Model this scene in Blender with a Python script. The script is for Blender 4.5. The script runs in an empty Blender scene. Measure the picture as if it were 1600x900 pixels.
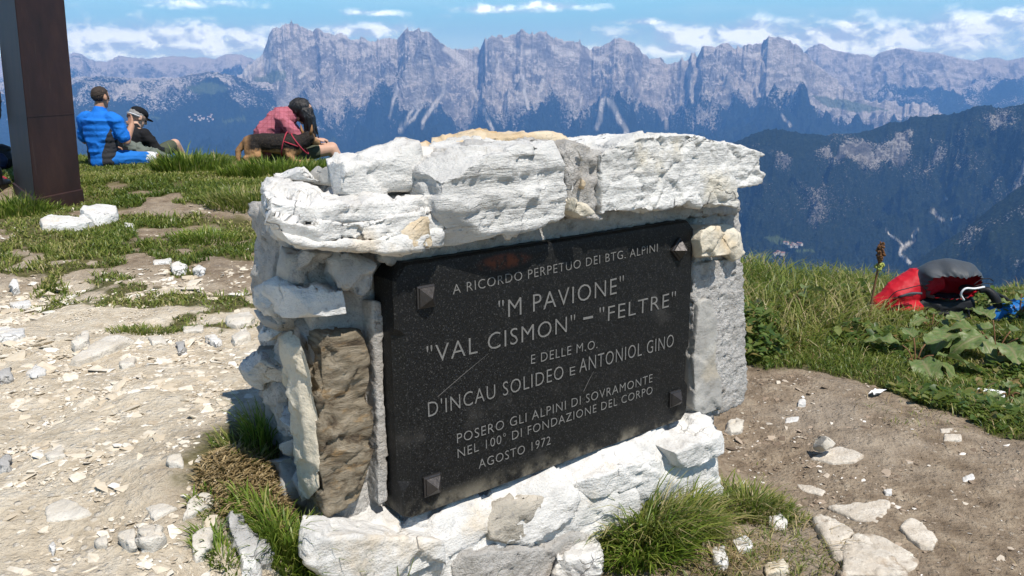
import bpy, bmesh, math, random
import numpy as np
from mathutils import Vector, Matrix, Euler

random.seed(7)
RNG = np.random.default_rng(11)
rad = math.radians

# ---------------------------------------------------------------- camera, sky, sun, exposure
SC = bpy.context.scene
COL = SC.collection
FPX = 1331.0                                   # focal length in pixels of a 1600 px wide frame
PITCH = math.atan(325 / FPX)
CAMZ = 1.5
cam_d = bpy.data.cameras.new('camera')
cam_d.sensor_width = 36.0
cam_d.lens = 36.0 * FPX / 1600.0
cam_d.clip_start = 0.05
cam_d.clip_end = 120000.0
cam = bpy.data.objects.new('camera', cam_d)
COL.objects.link(cam)
cam.location = (0, 0, CAMZ)
cam.rotation_euler = (rad(90) - PITCH, 0, 0)
SC.camera = cam

SUN_EL = rad(60)
SUN_H = np.array([.60, -.80])                  # horizontal direction towards the sun
SUN_H = SUN_H / np.linalg.norm(SUN_H)
SUN_AZ = math.atan2(SUN_H[0], SUN_H[1])
sun_d = bpy.data.lights.new('sun', 'SUN')
sun_d.energy = 4.6
sun_d.angle = rad(0.5)
sun_d.color = (1.0, .955, .89)
sun = bpy.data.objects.new('sun', sun_d)
COL.objects.link(sun)
sv = Vector((SUN_H[0] * math.cos(SUN_EL), SUN_H[1] * math.cos(SUN_EL), math.sin(SUN_EL)))
sun.rotation_euler = sv.to_track_quat('Z', 'Y').to_euler()
sun.location = (3, -4, 9)

SC.view_settings.view_transform = 'Standard'
SC.view_settings.look = 'None'
SC.view_settings.gamma = 1.0
SC.view_settings.use_curve_mapping = False
SC.view_settings.exposure = 0.46
SC.cycles.max_bounces = 6
SC.cycles.diffuse_bounces = 3
SC.cycles.volume_bounces = 0
SC.cycles.transparent_max_bounces = 8
SC.cycles.use_denoising = True
SC.cycles.sample_clamp_indirect = 6.0


class NT:
    """small helper to write node trees as expressions"""
    def __init__(self, tree):
        self.t = tree; tree.nodes.clear()

    def n(self, kind, **kw):
        nd = self.t.nodes.new(kind)
        for k, v in kw.items():
            setattr(nd, k, v)
        return nd

    def put(self, sock, v):
        if v is None: return
        if isinstance(v, bpy.types.NodeSocket):
            self.t.links.new(v, sock)
        else:
            if sock.type == 'RGBA' and hasattr(v, '__len__') and len(v) == 3: v = (*v, 1)
            sock.default_value = v

    def math(self, op, a, b=None, c=None, clamp=False):
        m = self.n('ShaderNodeMath', operation=op, use_clamp=clamp)
        for i, v in enumerate((a, b, c)): self.put(m.inputs[i], v)
        return m.outputs[0]

    def vmath(self, op, a, b=None):
        m = self.n('ShaderNodeVectorMath', operation=op)
        self.put(m.inputs[0], a); self.put(m.inputs[1], b)
        return m.outputs[0]

    def mix(self, f, a, b, mode='MIX'):
        m = self.n('ShaderNodeMix', data_type='RGBA', blend_type=mode)
        self.put(m.inputs[0], f); self.put(m.inputs[6], a); self.put(m.inputs[7], b)
        return m.outputs[2]

    def ramp(self, f, stops, interp='LINEAR'):
        r = self.n('ShaderNodeValToRGB'); r.color_ramp.interpolation = interp
        el = r.color_ramp.elements
        while len(el) < len(stops): el.new(.5)
        for e, (p, c) in zip(el, stops):
            e.position = p; e.color = (*c, 1) if hasattr(c, '__len__') else (c, c, c, 1)
        self.put(r.inputs[0], f)
        return r.outputs[0]

    def sstep(self, x, a, b):
        m = self.n('ShaderNodeMapRange', interpolation_type='SMOOTHSTEP')
        self.put(m.inputs[0], x); m.inputs[1].default_value = a; m.inputs[2].default_value = b
        return m.outputs[0]

    def noise(self, vec, scale, detail=6, rough=.55, dist=0, out=0):
        m = self.n('ShaderNodeTexNoise')
        self.put(m.inputs['Vector'], vec); m.inputs['Scale'].default_value = scale
        m.inputs['Detail'].default_value = detail; m.inputs['Roughness'].default_value = rough
        m.inputs['Distortion'].default_value = dist
        return m.outputs[out]

    def voro(self, vec, scale, feature='F1', out='Distance', rnd=1):
        m = self.n('ShaderNodeTexVoronoi', feature=feature)
        self.put(m.inputs['Vector'], vec); m.inputs['Scale'].default_value = scale
        m.inputs['Randomness'].default_value = rnd
        return m.outputs[out]

    def mapping(self, vec, scale=(1, 1, 1), rot=(0, 0, 0), loc=(0, 0, 0)):
        m = self.n('ShaderNodeMapping')
        self.put(m.inputs[0], vec); m.inputs['Scale'].default_value = scale
        m.inputs['Rotation'].default_value = rot; m.inputs['Location'].default_value = loc
        return m.outputs[0]

    def attr(self, name, out='Fac'):
        a = self.n('ShaderNodeAttribute', attribute_name=name)
        return a.outputs[out]

    def bump(self, h, strength=.5, dist=.01, normal=None):
        b = self.n('ShaderNodeBump')
        b.inputs['Strength'].default_value = strength; b.inputs['Distance'].default_value = dist
        self.put(b.inputs['Height'], h); self.put(b.inputs['Normal'], normal)
        return b.outputs[0]


# ---- world: physical sky and fair-weather clouds in it
FWD = np.array([0, math.cos(PITCH), -math.sin(PITCH)])
UPV = np.array([0, math.sin(PITCH), math.cos(PITCH)])
RGT = np.array([1.0, 0, 0])
CAM = np.array([0, 0, CAMZ])


def ray(px, py):
    return FWD + RGT * (px - 800) / FPX + UPV * (450 - py) / FPX


def azel(px, py):
    d = ray(px, py)
    return math.atan2(d[0], d[1]), math.atan2(d[2], math.hypot(d[0], d[1]))


world = bpy.data.worlds.new('World')
SC.world = world
world.use_nodes = True
W = NT(world.node_tree)
sky = W.n('ShaderNodeTexSky', sky_type='NISHITA')
sky.sun_disc = False
sky.sun_elevation = SUN_EL
sky.sun_rotation = SUN_AZ
sky.altitude = 2000
sky.air_density = 1.0
sky.dust_density = .35
sky.ozone_density = 2.2
tc = W.n('ShaderNodeTexCoord')
sx = W.n('ShaderNodeSeparateXYZ'); W.put(sx.inputs[0], tc.outputs['Generated'])
w_az = W.math('ARCTAN2', sx.outputs[0], sx.outputs[1])
w_el = W.math('ARCSINE', sx.outputs[2])
cv = W.n('ShaderNodeCombineXYZ')
W.put(cv.inputs[0], w_az); W.put(cv.inputs[1], W.math('MULTIPLY', w_el, 1.7)); cv.inputs[2].default_value = 0.37
cl_n = W.noise(cv.outputs[0], 24, 10, .6, .2)
cl_big = W.noise(cv.outputs[0], 6.5, 3, .5)
# cloud banks: (px, py, half width, half height, strength)
banks = [(230, 66, 260, 34, .54), (90, 62, 170, 32, .46), (340, 54, 100, 20, .44), (-120, 60, 200, 34, .3),
         (520, 50, 130, 16, .50), (600, 46, 70, 12, .42), (300, 4, 80, 11, .46), (770, 14, 60, 8, .44),
         (865, 10, 60, 10, .46), (580, 20, 50, 6, .42), (1010, 34, 56, 7, .44), (690, 26, 22, 6, .2),
         (1120, 56, 170, 24, .53), (1170, 46, 100, 18, .44), (1045, 76, 100, 15, .44), (1300, 66, 170, 26, .54),
         (1470, 58, 190, 36, .54), (1590, 38, 140, 26, .48), (1700, 40, 140, 40, .4), (1330, 39, 34, 7, .42),
         (940, 84, 80, 12, .40), (1850, 50, 200, 40, .3)]
acc = None
for bx_, by_, hw, hh, st in banks:
    a0, e0 = azel(bx_, by_)
    a1, _ = azel(bx_ + hw, by_); _, e1 = azel(bx_, by_ - hh)
    dx = W.math('DIVIDE', W.math('SUBTRACT', w_az, a0), abs(a1 - a0))
    dy = W.math('DIVIDE', W.math('SUBTRACT', w_el, e0), abs(e1 - e0))
    r2 = W.math('ADD', W.math('MULTIPLY', dx, dx), W.math('MULTIPLY', dy, dy))
    g = W.math('MULTIPLY', W.math('EXPONENT', W.math('MULTIPLY', r2, -.8)), st)
    acc = g if acc is None else W.math('MAXIMUM', acc, g)
cover = W.math('ADD', W.math('ADD', W.math('MULTIPLY', cl_n, .85), W.math('MULTIPLY', cl_big, .35)), acc)
cmask = W.sstep(cover, .70, 1.10)
ca = W.mapping(cv.outputs[0], loc=(.006, .013, 0))
cl_n2 = W.noise(ca, 24, 10, .6, .2)
lit = W.math('ADD', W.math('MULTIPLY', W.math('SUBTRACT', cl_n, cl_n2), 3.2), W.math('MULTIPLY', cover, .75), clamp=True)
ccol = W.ramp(lit, [(.45, (9.6, 12.0, 14.6)), (.70, (16.2, 19.8, 21.6)), (.95, (25, 29, 30))])
veil = W.noise(W.mapping(cv.outputs[0], scale=(.5, 2.4, 1)), 9, 5, .55)
hz = W.math('MULTIPLY', W.math('MULTIPLY', W.sstep(veil, .48, .75), .22), W.math('SUBTRACT', 1.0, W.sstep(w_el, .12, .40)))
skyc = W.mix(hz, W.mix(W.math('MULTIPLY', W.math('SUBTRACT', 1.0, W.sstep(w_el, .12, .40)), .5), sky.outputs[0], (5.8, 15.6, 19.6)), (10.5, 13.5, 15.0))
skyc = W.mix(W.math('MULTIPLY', W.math('SUBTRACT', 1.0, W.sstep(w_el, .015, .075)), .55), skyc, (13.5, 19.0, 22.0))
wc = W.mix(W.math('MULTIPLY', cmask, .93), skyc, ccol)
bg = W.n('ShaderNodeBackground'); W.put(bg.inputs[0], wc); bg.inputs[1].default_value = .070
wo = W.n('ShaderNodeOutputWorld'); W.t.links.new(bg.outputs[0], wo.inputs[0])


# ---------------------------------------------------------------- numpy noise
def _hash(ix, iy, iz, seed):
    h = (ix.astype(np.int64) * 374761393 + iy.astype(np.int64) * 668265263 + iz.astype(np.int64) * 2147483647 + seed * 974634777) & 0xFFFFFFFF
    h = ((h ^ (h >> 13)) * 1274126177) & 0xFFFFFFFF
    h = ((h ^ (h >> 16)) * 2246822519) & 0xFFFFFFFF
    return ((h ^ (h >> 15)) & 0xFFFFFF) / float(0xFFFFFF)


def vnoise(P, seed=0):
    P = np.asarray(P, float)
    i = np.floor(P); f = P - i
    f = f * f * f * (f * (f * 6 - 15) + 10)
    i = i.astype(np.int64)
    r = 0
    for dx in (0, 1):
        wx = f[:, 0] if dx else 1 - f[:, 0]
        for dy in (0, 1):
            wy = f[:, 1] if dy else 1 - f[:, 1]
            for dz in (0, 1):
                wz = f[:, 2] if dz else 1 - f[:, 2]
                r = r + wx * wy * wz * _hash(i[:, 0] + dx, i[:, 1] + dy, i[:, 2] + dz, seed)
    return r * 2 - 1


def P3(x, y, z=None):
    x = np.asarray(x, float)
    return np.stack([x.ravel(), np.broadcast_to(np.asarray(y, float), x.shape).ravel(),
                     np.zeros(x.size) if z is None else np.broadcast_to(np.asarray(z, float), x.shape).ravel()], -1)


def fbm(P, octv=5, seed=0, gain=.5, lac=2.03):
    a, s, n = 1.0, 0, 0
    for o in range(octv):
        s = s + a * vnoise(P * lac ** o + 17.3 * o, seed + o); n += a; a *= gain
    return s / n


def ridged(P, octv=5, seed=0, gain=.5, lac=2.1):
    a, s, n, w = 1.0, 0, 0, 1.0
    for o in range(octv):
        v = (1 - np.abs(vnoise(P * lac ** o + 9.1 * o, seed + o) * 1.35).clip(0, 1)) ** 2
        s = s + a * v * w; n += a; w = (v * 1.6).clip(0, 1); a *= gain
    return s / n


def cells(P, seed=0):
    """worley: F1, F2 and three random numbers of the nearest cell, offset to it"""
    i = np.floor(P).astype(np.int64)
    n = len(P)
    f1 = np.full(n, 9.0); f2 = np.full(n, 9.0); rnd = np.zeros((n, 3)); off = np.zeros((n, 3))
    for dx in (-1, 0, 1):
        for dy in (-1, 0, 1):
            for dz in (-1, 0, 1):
                c = i + (dx, dy, dz)
                q = np.stack([_hash(c[:, 0], c[:, 1], c[:, 2], seed + k) for k in range(3)], -1)
                dv = P - (c + q)
                d = np.sqrt((dv ** 2).sum(1))
                m = d < f1
                f2 = np.where(m, f1, np.minimum(f2, d)); f1 = np.where(m, d, f1)
                off[m] = dv[m]
                rnd[m] = np.stack([_hash(c[m, 0], c[m, 1], c[m, 2], seed + 11 + k) for k in range(3)], -1)
    return f1, f2, rnd, off


def ss(x, a=0.0, b=1.0):
    t = ((np.asarray(x, float) - a) / (b - a)).clip(0, 1)
    return t * t * (3 - 2 * t)


def to_px(P):
    d = np.asarray(P) - CAM
    z = d @ FWD
    return 800 + FPX * (d @ RGT) / z, 450 - FPX * (d @ UPV) / z, z


def seg_dist(px, py, pts):
    """distance in pixels to a polyline"""
    best = np.full(np.shape(px), 1e9)
    for (ax, ay), (bx, by) in zip(pts[:-1], pts[1:]):
        vx, vy = bx - ax, by - ay
        t = (((px - ax) * vx + (py - ay) * vy) / (vx * vx + vy * vy + 1e-9)).clip(0, 1)
        best = np.minimum(best, np.hypot(px - ax - t * vx, py - ay - t * vy))
    return best


def in_poly(px, py, poly):
    ins = np.zeros(np.shape(px), bool)
    n = len(poly)
    for i in range(n):
        x1, y1 = poly[i]; x2, y2 = poly[(i + 1) % n]
        c = ((y1 > py) != (y2 > py)) & (px < (x2 - x1) * (py - y1) / ((y2 - y1) if y2 != y1 else 1e-9) + x1)
        ins ^= c
    return ins


# ---------------------------------------------------------------- object helpers
def mesh_arrays(name, V, quads=None, tris=None, mat=None, attrs=None, smooth=True):
    me = bpy.data.meshes.new(name)
    V = np.asarray(V, np.float32)
    me.vertices.add(len(V)); me.vertices.foreach_set('co', V.ravel())
    li, ls = [], []
    o = 0
    for F, k in ((quads, 4), (tris, 3)):
        if F is not None and len(F):
            F = np.asarray(F, np.int32)
            li.append(F.ravel()); ls.append(o + np.arange(len(F)) * k); o += F.size
    li = np.concatenate(li); ls = np.concatenate(ls).astype(np.int32)
    me.loops.add(len(li)); me.loops.foreach_set('vertex_index', li)
    me.polygons.add(len(ls)); me.polygons.foreach_set('loop_start', ls)
    me.polygons.foreach_set('use_smooth', np.full(len(ls), smooth))
    for k, a in (attrs or {}).items():
        at = me.attributes.new(k, 'FLOAT', 'POINT')
        at.data.foreach_set('value', np.asarray(a, np.float32))
    me.update(calc_edges=True)
    if mat: me.materials.append(mat)
    return me


def link(name, me, parent=None):
    o = bpy.data.objects.new(name, me); COL.objects.link(o)
    if parent is not None: o.parent = parent
    return o


def tag(o, label=None, cat=None, group=None, kind=None):
    if label: o['label'] = label
    if cat: o['category'] = cat
    if group: o['group'] = group
    if kind: o['kind'] = kind
    return o


def empty(name, loc=(0, 0, 0), rot=(0, 0, 0)):
    o = bpy.data.objects.new(name, None); COL.objects.link(o)
    o.location = loc; o.rotation_euler = rot; o.empty_display_size = .1
    return o


def bm_obj(name, bm, mat, parent=None, smooth=True):
    me = bpy.data.meshes.new(name); bm.to_mesh(me); bm.free()
    for p in me.polygons: p.use_smooth = smooth
    for m in (mat if isinstance(mat, (list, tuple)) else [mat]): me.materials.append(m)
    return link(name, me, parent)


def fused(bm, voxel, smooth=0, fac=.5):
    """voxel union of all closed shells in bm, returned as a new mesh"""
    me = bpy.data.meshes.new('tmp'); bm.to_mesh(me); bm.free()
    o = bpy.data.objects.new('tmp', me); COL.objects.link(o)
    m = o.modifiers.new('r', 'REMESH'); m.mode = 'VOXEL'; m.voxel_size = voxel; m.use_smooth_shade = True
    if smooth:
        s = o.modifiers.new('s', 'SMOOTH'); s.factor = fac; s.iterations = smooth
    dg = bpy.context.evaluated_depsgraph_get(); dg.update()
    res = bpy.data.meshes.new_from_object(o.evaluated_get(dg))
    bpy.data.objects.remove(o); bpy.data.meshes.remove(me)
    for p in res.polygons: p.use_smooth = True
    return res


def get_co(me):
    V = np.zeros(len(me.vertices) * 3, np.float32); me.vertices.foreach_get('co', V)
    return V.reshape(-1, 3).astype(float)


def get_no(me):
    V = np.zeros(len(me.vertices) * 3, np.float32); me.vertices.foreach_get('normal', V)
    return V.reshape(-1, 3).astype(float)


def set_co(me, V):
    me.vertices.foreach_set('co', np.asarray(V, np.float32).ravel()); me.update()


def prism(bm, front, back):
    """closed shell between two polygons of the same length (lists of 3D points)"""
    a = [bm.verts.new(p) for p in front]; b = [bm.verts.new(p) for p in back]
    n = len(a)
    bm.faces.new(a); bm.faces.new(b[::-1])
    for i in range(n):
        bm.faces.new((a[i], b[i], b[(i + 1) % n], a[(i + 1) % n]))
    bmesh.ops.recalc_face_normals(bm, faces=bm.faces)
    bmesh.ops.triangulate(bm, faces=[f for f in bm.faces if len(f.verts) > 4])


def limb(bm, p0, r0, p1, r1, seg=12):
    """tapered limb with round ends"""
    p0, p1 = Vector(p0), Vector(p1)
    d = p1 - p0
    L = max(d.length, 1e-5); q = d.to_track_quat('Z', 'Y')
    rings = []
    for k in range(5):
        a = -math.pi / 2 + k * math.pi / 8 * 1.0
        rings.append((r0 * math.sin(a), max(r0 * math.cos(a), 1e-4)))
    rings[-1] = (0, r0)
    for k in range(1, 5):
        a = k * math.pi / 8
        rings.append((L + r1 * math.sin(a), max(r1 * math.cos(a), 1e-4)))
    rings.insert(5, (L, r1))
    prev = None; first = None
    for z, r in rings:
        cur = [bm.verts.new(p0 + q @ Vector((r * math.cos(2 * math.pi * i / seg), r * math.sin(2 * math.pi * i / seg), z))) for i in range(seg)]
        if prev:
            for i in range(seg): bm.faces.new((prev[i], prev[(i + 1) % seg], cur[(i + 1) % seg], cur[i]))
        else: first = cur
        prev = cur
    bm.faces.new(first[::-1]); bm.faces.new(prev)


def chain(bm, pts, seg=12):
    for (a, ra), (b, rb) in zip(pts[:-1], pts[1:]): limb(bm, a, ra, b, rb, seg)


def ball(bm, c, r, rot=(0, 0, 0), sub=3):
    m = Matrix.Translation(c) @ Euler(rot).to_matrix().to_4x4() @ Matrix.Diagonal((*((r, r, r) if isinstance(r, (int, float)) else r), 1))
    bmesh.ops.create_icosphere(bm, subdivisions=sub, radius=1, matrix=m)


def tube(bm, pts, r, seg=8):
    """smooth tube through points, r number or list"""
    pts = [Vector(p) for p in pts]
    n = len(pts)
    rr = [r] * n if isinstance(r, (int, float)) else r
    prev = None
    up = Vector((.13, .21, 1)).normalized()
    for i in range(n):
        t = (pts[min(i + 1, n - 1)] - pts[max(i - 1, 0)]).normalized()
        s = t.cross(up)
        if s.length < 1e-3: s = t.cross(Vector((1, 0, 0)))
        s.normalize(); b = t.cross(s)
        cur = [bm.verts.new(pts[i] + (s * math.cos(2 * math.pi * k / seg) + b * math.sin(2 * math.pi * k / seg)) * rr[i]) for k in range(seg)]
        if prev:
            for k in range(seg): bm.faces.new((prev[k], prev[(k + 1) % seg], cur[(k + 1) % seg], cur[k]))
        else: bm.faces.new(cur[::-1])
        prev = cur
    bm.faces.new(prev)


def spline(pts, n=24):
    """Catmull-Rom through points"""
    P = [np.array(p, float) for p in pts]
    P = [2 * P[0] - P[1]] + P + [2 * P[-1] - P[-2]]
    out = []
    m = len(P) - 3
    for k in range(n):
        t = k / (n - 1) * m; i = min(int(t), m - 1); f = t - i
        a, b, c, d = P[i:i + 4]
        out.append(.5 * ((2 * b) + (c - a) * f + (2 * a - 5 * b + 4 * c - d) * f * f + (3 * b - a - 3 * c + d) * f ** 3))
    return out


# ---------------------------------------------------------------- materials
def mat_new(name):
    m = bpy.data.materials.new(name); m.use_nodes = True
    return m, NT(m.node_tree)


def finish(T, color, rough=.8, normal=None, spec=.3, **kw):
    b = T.n('ShaderNodeBsdfPrincipled')
    T.put(b.inputs['Base Color'], color); T.put(b.inputs['Roughness'], rough)
    T.put(b.inputs['Specular IOR Level'], spec); T.put(b.inputs['Normal'], normal)
    for k, v in kw.items(): T.put(b.inputs[k], v)
    o = T.n('ShaderNodeOutputMaterial'); T.t.links.new(b.outputs[0], o.inputs[0])
    return b


def obj_co(T):
    return T.n('ShaderNodeTexCoord').outputs['Object']


def stone_mat(name, lo, hi, stain=None, stain_amt=0.0, grey=(.27, .27, .27), grey_amt=.25, cracks=.5, scale=1.0, bump=.6, strata=0.0):
    m, T = mat_new(name)
    co = obj_co(T)
    wsc = T.vmath('SCALE', T.noise(co, 6 * scale, 3, .5, out=1)); wsc.node.inputs['Scale'].default_value = .22
    warp = T.vmath('ADD', co, wsc)
    n1 = T.noise(co, 5 * scale, 8, .62)
    n2 = T.noise(co, 28 * scale, 8, .6)
    n3 = T.noise(co, 160 * scale, 4, .6)
    base = T.mix(T.sstep(n1, .32, .68), lo, hi)
    base = T.mix(T.math('MULTIPLY', T.sstep(n2, .52, .74), grey_amt), base, grey)
    if stain:
        sn = T.noise(T.mapping(co, loc=(3.1, 1.7, .4)), 3.2 * scale, 5, .6)
        base = T.mix(T.math('MULTIPLY', T.sstep(sn, .56, .68), stain_amt), base, stain)
    base = T.mix(T.math('MULTIPLY', T.sstep(n3, .58, .74), .45), base, (.17, .16, .145))  # dark specks put the shade of small pits into the colour
    n4 = T.noise(co, 64 * scale, 5, .7)
    base = T.mix(T.math('MULTIPLY', T.sstep(n4, .62, .70), .6 * grey_amt + .15), base, (.11, .105, .095))
    ed = T.voro(warp, 7 * scale, 'DISTANCE_TO_EDGE')
    cm = T.math('MULTIPLY', T.math('SUBTRACT', 1.0, T.sstep(ed, .0, .018)), T.sstep(T.noise(co, 5 * scale, 3), .55, .66))
    base = T.mix(T.math('MULTIPLY', cm, cracks), base, (.09, .085, .08))
    h = T.math('ADD', T.math('MULTIPLY', n2, .8), T.math('MULTIPLY', n3, .25))
    h = T.math('SUBTRACT', h, T.math('MULTIPLY', cm, .6))
    if strata:
        st = T.noise(T.mapping(co, scale=(1.6, 1.6, 12)), 2.6 * scale, 7, .68, .4)
        h = T.math('ADD', h, T.math('MULTIPLY', st, strata))
        base = T.mix(T.math('MULTIPLY', T.sstep(st, .60, .70), .5 * min(strata, 1)), base, (.16, .15, .14))
    finish(T, base, .92, T.bump(h, bump, .020), .2)
    return m


M = {}
M['lime'] = stone_mat('white_limestone', (.53, .52, .495), (.68, .67, .645), stain=(.50, .38, .22), stain_amt=.45, grey_amt=.42, strata=.5, bump=.75)
M['lime_layered'] = stone_mat('layered_limestone', (.52, .515, .495), (.66, .655, .63), stain=(.48, .38, .24), stain_amt=.35, grey_amt=.42, strata=1.3, cracks=.5, bump=.9)
M['lime_cracked'] = stone_mat('cracked_limestone', (.54, .535, .51), (.68, .675, .65), stain=(.5, .42, .25), stain_amt=.4, grey_amt=.42, cracks=1.0, strata=.7, bump=.8)
M['lime_tan'] = stone_mat('tan_limestone', (.50, .39, .25), (.60, .52, .40), stain=(.42, .25, .09), stain_amt=.7, grey_amt=.2, strata=.5)
M['lime_cream'] = stone_mat('cream_limestone', (.52, .46, .35), (.60, .56, .47), stain=(.45, .30, .13), stain_amt=.5, grey_amt=.2)
M['lime_grey'] = stone_mat('grey_limestone', (.30, .295, .285), (.47, .46, .44), stain=(.36, .30, .22), stain_amt=.3, grey_amt=.45, grey=(.17, .165, .16), strata=.6, bump=.8)
M['lime_ochre'] = stone_mat('ochre_grey_limestone', (.32, .295, .25), (.54, .49, .41), stain=(.42, .30, .14), stain_amt=.7, grey_amt=.6, grey=(.15, .15, .155), strata=.4, bump=.9, scale=1.6)
M['lime_smooth'] = stone_mat('smooth_grey_stone', (.30, .29, .27), (.42, .41, .38), stain=(.40, .33, .22), stain_amt=.4, grey_amt=.3, cracks=.3, bump=.45)
M['mortar'] = stone_mat('rough_mortar', (.40, .385, .36), (.55, .53, .50), stain=(.33, .26, .18), stain_amt=.25, grey_amt=.6, grey=(.22, .21, .2), cracks=.2, scale=2.2, bump=1.0)
M['pebbled'] = stone_mat('pebbled_mortar', (.44, .425, .40), (.60, .585, .56), stain=(.36, .28, .19), stain_amt=.3, grey_amt=.65, grey=(.20, .195, .19), cracks=.3, scale=3.0, bump=1.0)
M['stone_field'] = stone_mat('field_stone', (.46, .42, .355), (.62, .585, .52), stain=(.42, .32, .2), stain_amt=.45, grey_amt=.3, scale=1.5)
M['stone_dirty'] = stone_mat('dusty_flat_stone', (.50, .44, .36), (.64, .59, .51), stain=(.30, .22, .145), stain_amt=.75, grey_amt=.45, grey=(.30, .25, .19), scale=2.6, cracks=.3)


def brown_slab_mat():
    m, T = mat_new('brown_layered_slab')
    co = obj_co(T)
    wv = T.noise(T.mapping(co, scale=(1.6, 1.6, 4.2), rot=(0, .12, 0)), 5, 10, .70, .9)
    n2 = T.noise(T.mapping(co, scale=(1, 1, 2.5)), 16, 8, .65)
    n3 = T.noise(co, 4, 4, .5)
    c = T.ramp(wv, [(.30, (.022, .018, .015)), (.40, (.10, .075, .050)), (.48, (.20, .165, .115)), (.60, (.30, .255, .19)), (.74, (.44, .38, .29))])
    c = T.mix(T.math('MULTIPLY', T.sstep(n2, .54, .66), .50), c, (.32, .20, .085))
    c = T.mix(T.math('MULTIPLY', T.sstep(n3, .56, .66), .6), c, (.40, .38, .35))
    h = T.math('ADD', wv, T.math('MULTIPLY', n2, .5))
    finish(T, c, .85, T.bump(h, 1.0, .02), .25)
    return m


M['brown_slab'] = brown_slab_mat()


def granite_mat():
    m, T = mat_new('dark_granite')
    co = obj_co(T)
    v = T.voro(co, 420, 'F1', 'Color')
    vs = T.n('ShaderNodeSeparateColor'); T.put(vs.inputs[0], v)
    sp = T.sstep(vs.outputs[0], .90, .99)
    n = T.noise(co, 260, 3, .6)
    c = T.mix(T.sstep(n, .38, .66), (.004, .0043, .0045), (.014, .0145, .0145))
    c = T.mix(T.math('MULTIPLY', sp, .34), c, (.13, .13, .125))
    nn = T.noise(co, 7, 5, .65)
    sz = T.n('ShaderNodeSeparateXYZ'); T.put(sz.inputs[0], co)
    edge = T.math('SUBTRACT', 1.0, T.sstep(sz.outputs[2], .004, .06))
    dust = T.math('MULTIPLY', edge, T.sstep(nn, .42, .62))
    c = T.mix(T.math('MULTIPLY', dust, .75), c, (.20, .18, .14))
    rs = T.math('MULTIPLY', T.sstep(T.noise(T.mapping(co, loc=(.2, 0, .3)), 5, 4), .60, .72), .25)
    c = T.mix(rs, c, (.09, .085, .08))
    sx_ = T.math('SUBTRACT', sz.outputs[0], .34); sy_ = T.math('SUBTRACT', sz.outputs[2], .645)
    rr = T.math('ADD', T.math('MULTIPLY', T.math('MULTIPLY', sx_, sx_), 90), T.math('MULTIPLY', T.math('MULTIPLY', sy_, sy_), 1500))
    rust = T.math('MULTIPLY', T.math('SUBTRACT', 1.0, T.sstep(rr, .0, 1.0)), T.sstep(T.noise(co, 40, 4), .35, .6))
    c = T.mix(T.math('MULTIPLY', rust, .7), c, (.14, .035, .012))
    finish(T, c, T.math('ADD', .40, T.math('MULTIPLY', n, .2)), T.bump(T.math('ADD', n, T.math('MULTIPLY', nn, .3)), .12, .003), .22)
    return m


M['granite'] = granite_mat()


def flat_mat(name, col, rough=.7, bump=0, bscale=60, var=.2, spec=.3, metallic=0.0, stretch=(1, 1, 1)):
    m, T = mat_new(name)
    co = obj_co(T)
    n = T.noise(T.mapping(co, scale=stretch), bscale, 6, .6)
    n0 = T.noise(co, bscale * .12, 4, .6)
    c = T.mix(T.math('MULTIPLY', T.sstep(n0, .35, .65), var), tuple(col), tuple(x * .62 for x in col))
    c = T.mix(T.math('MULTIPLY', T.sstep(n, .5, .7), var), c, tuple(min(1, x * 1.35) for x in col))
    finish(T, c, rough, T.bump(n, bump, .006) if bump else None, spec, Metallic=metallic)
    return m


M['letter'] = flat_mat('engraved_lettering', (.165, .163, .155), .8, .3, 300, .5)
M['scratch'] = flat_mat('pale_scratch', (.13, .125, .12), .8)
M['bronze'] = flat_mat('dark_bronze_boss', (.050, .046, .045), .42, .2, 90, .35, .5, .6)


def corten_mat():
    m, T = mat_new('corten_steel')
    co = obj_co(T)
    n = T.noise(T.mapping(co, scale=(1, 1, .45)), 5, 9, .66)
    n2 = T.noise(co, 120, 4, .6)
    c = T.ramp(n, [(.3, (.017, .008, .007)), (.5, (.033, .014, .0115)), (.7, (.052, .023, .016))])
    st = T.noise(T.mapping(co, scale=(9, 9, .35)), 3, 5, .6)
    c = T.mix(T.math('MULTIPLY', T.sstep(st, .62, .74), .35), c, (.085, .06, .05))
    c = T.mix(T.math('MULTIPLY', T.sstep(n2, .62, .75), .25), c, (.10, .07, .06))
    finish(T, c, .62, T.bump(T.math('ADD', n2, n), .25, .004), .35)
    return m


M['corten'] = corten_mat()


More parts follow.
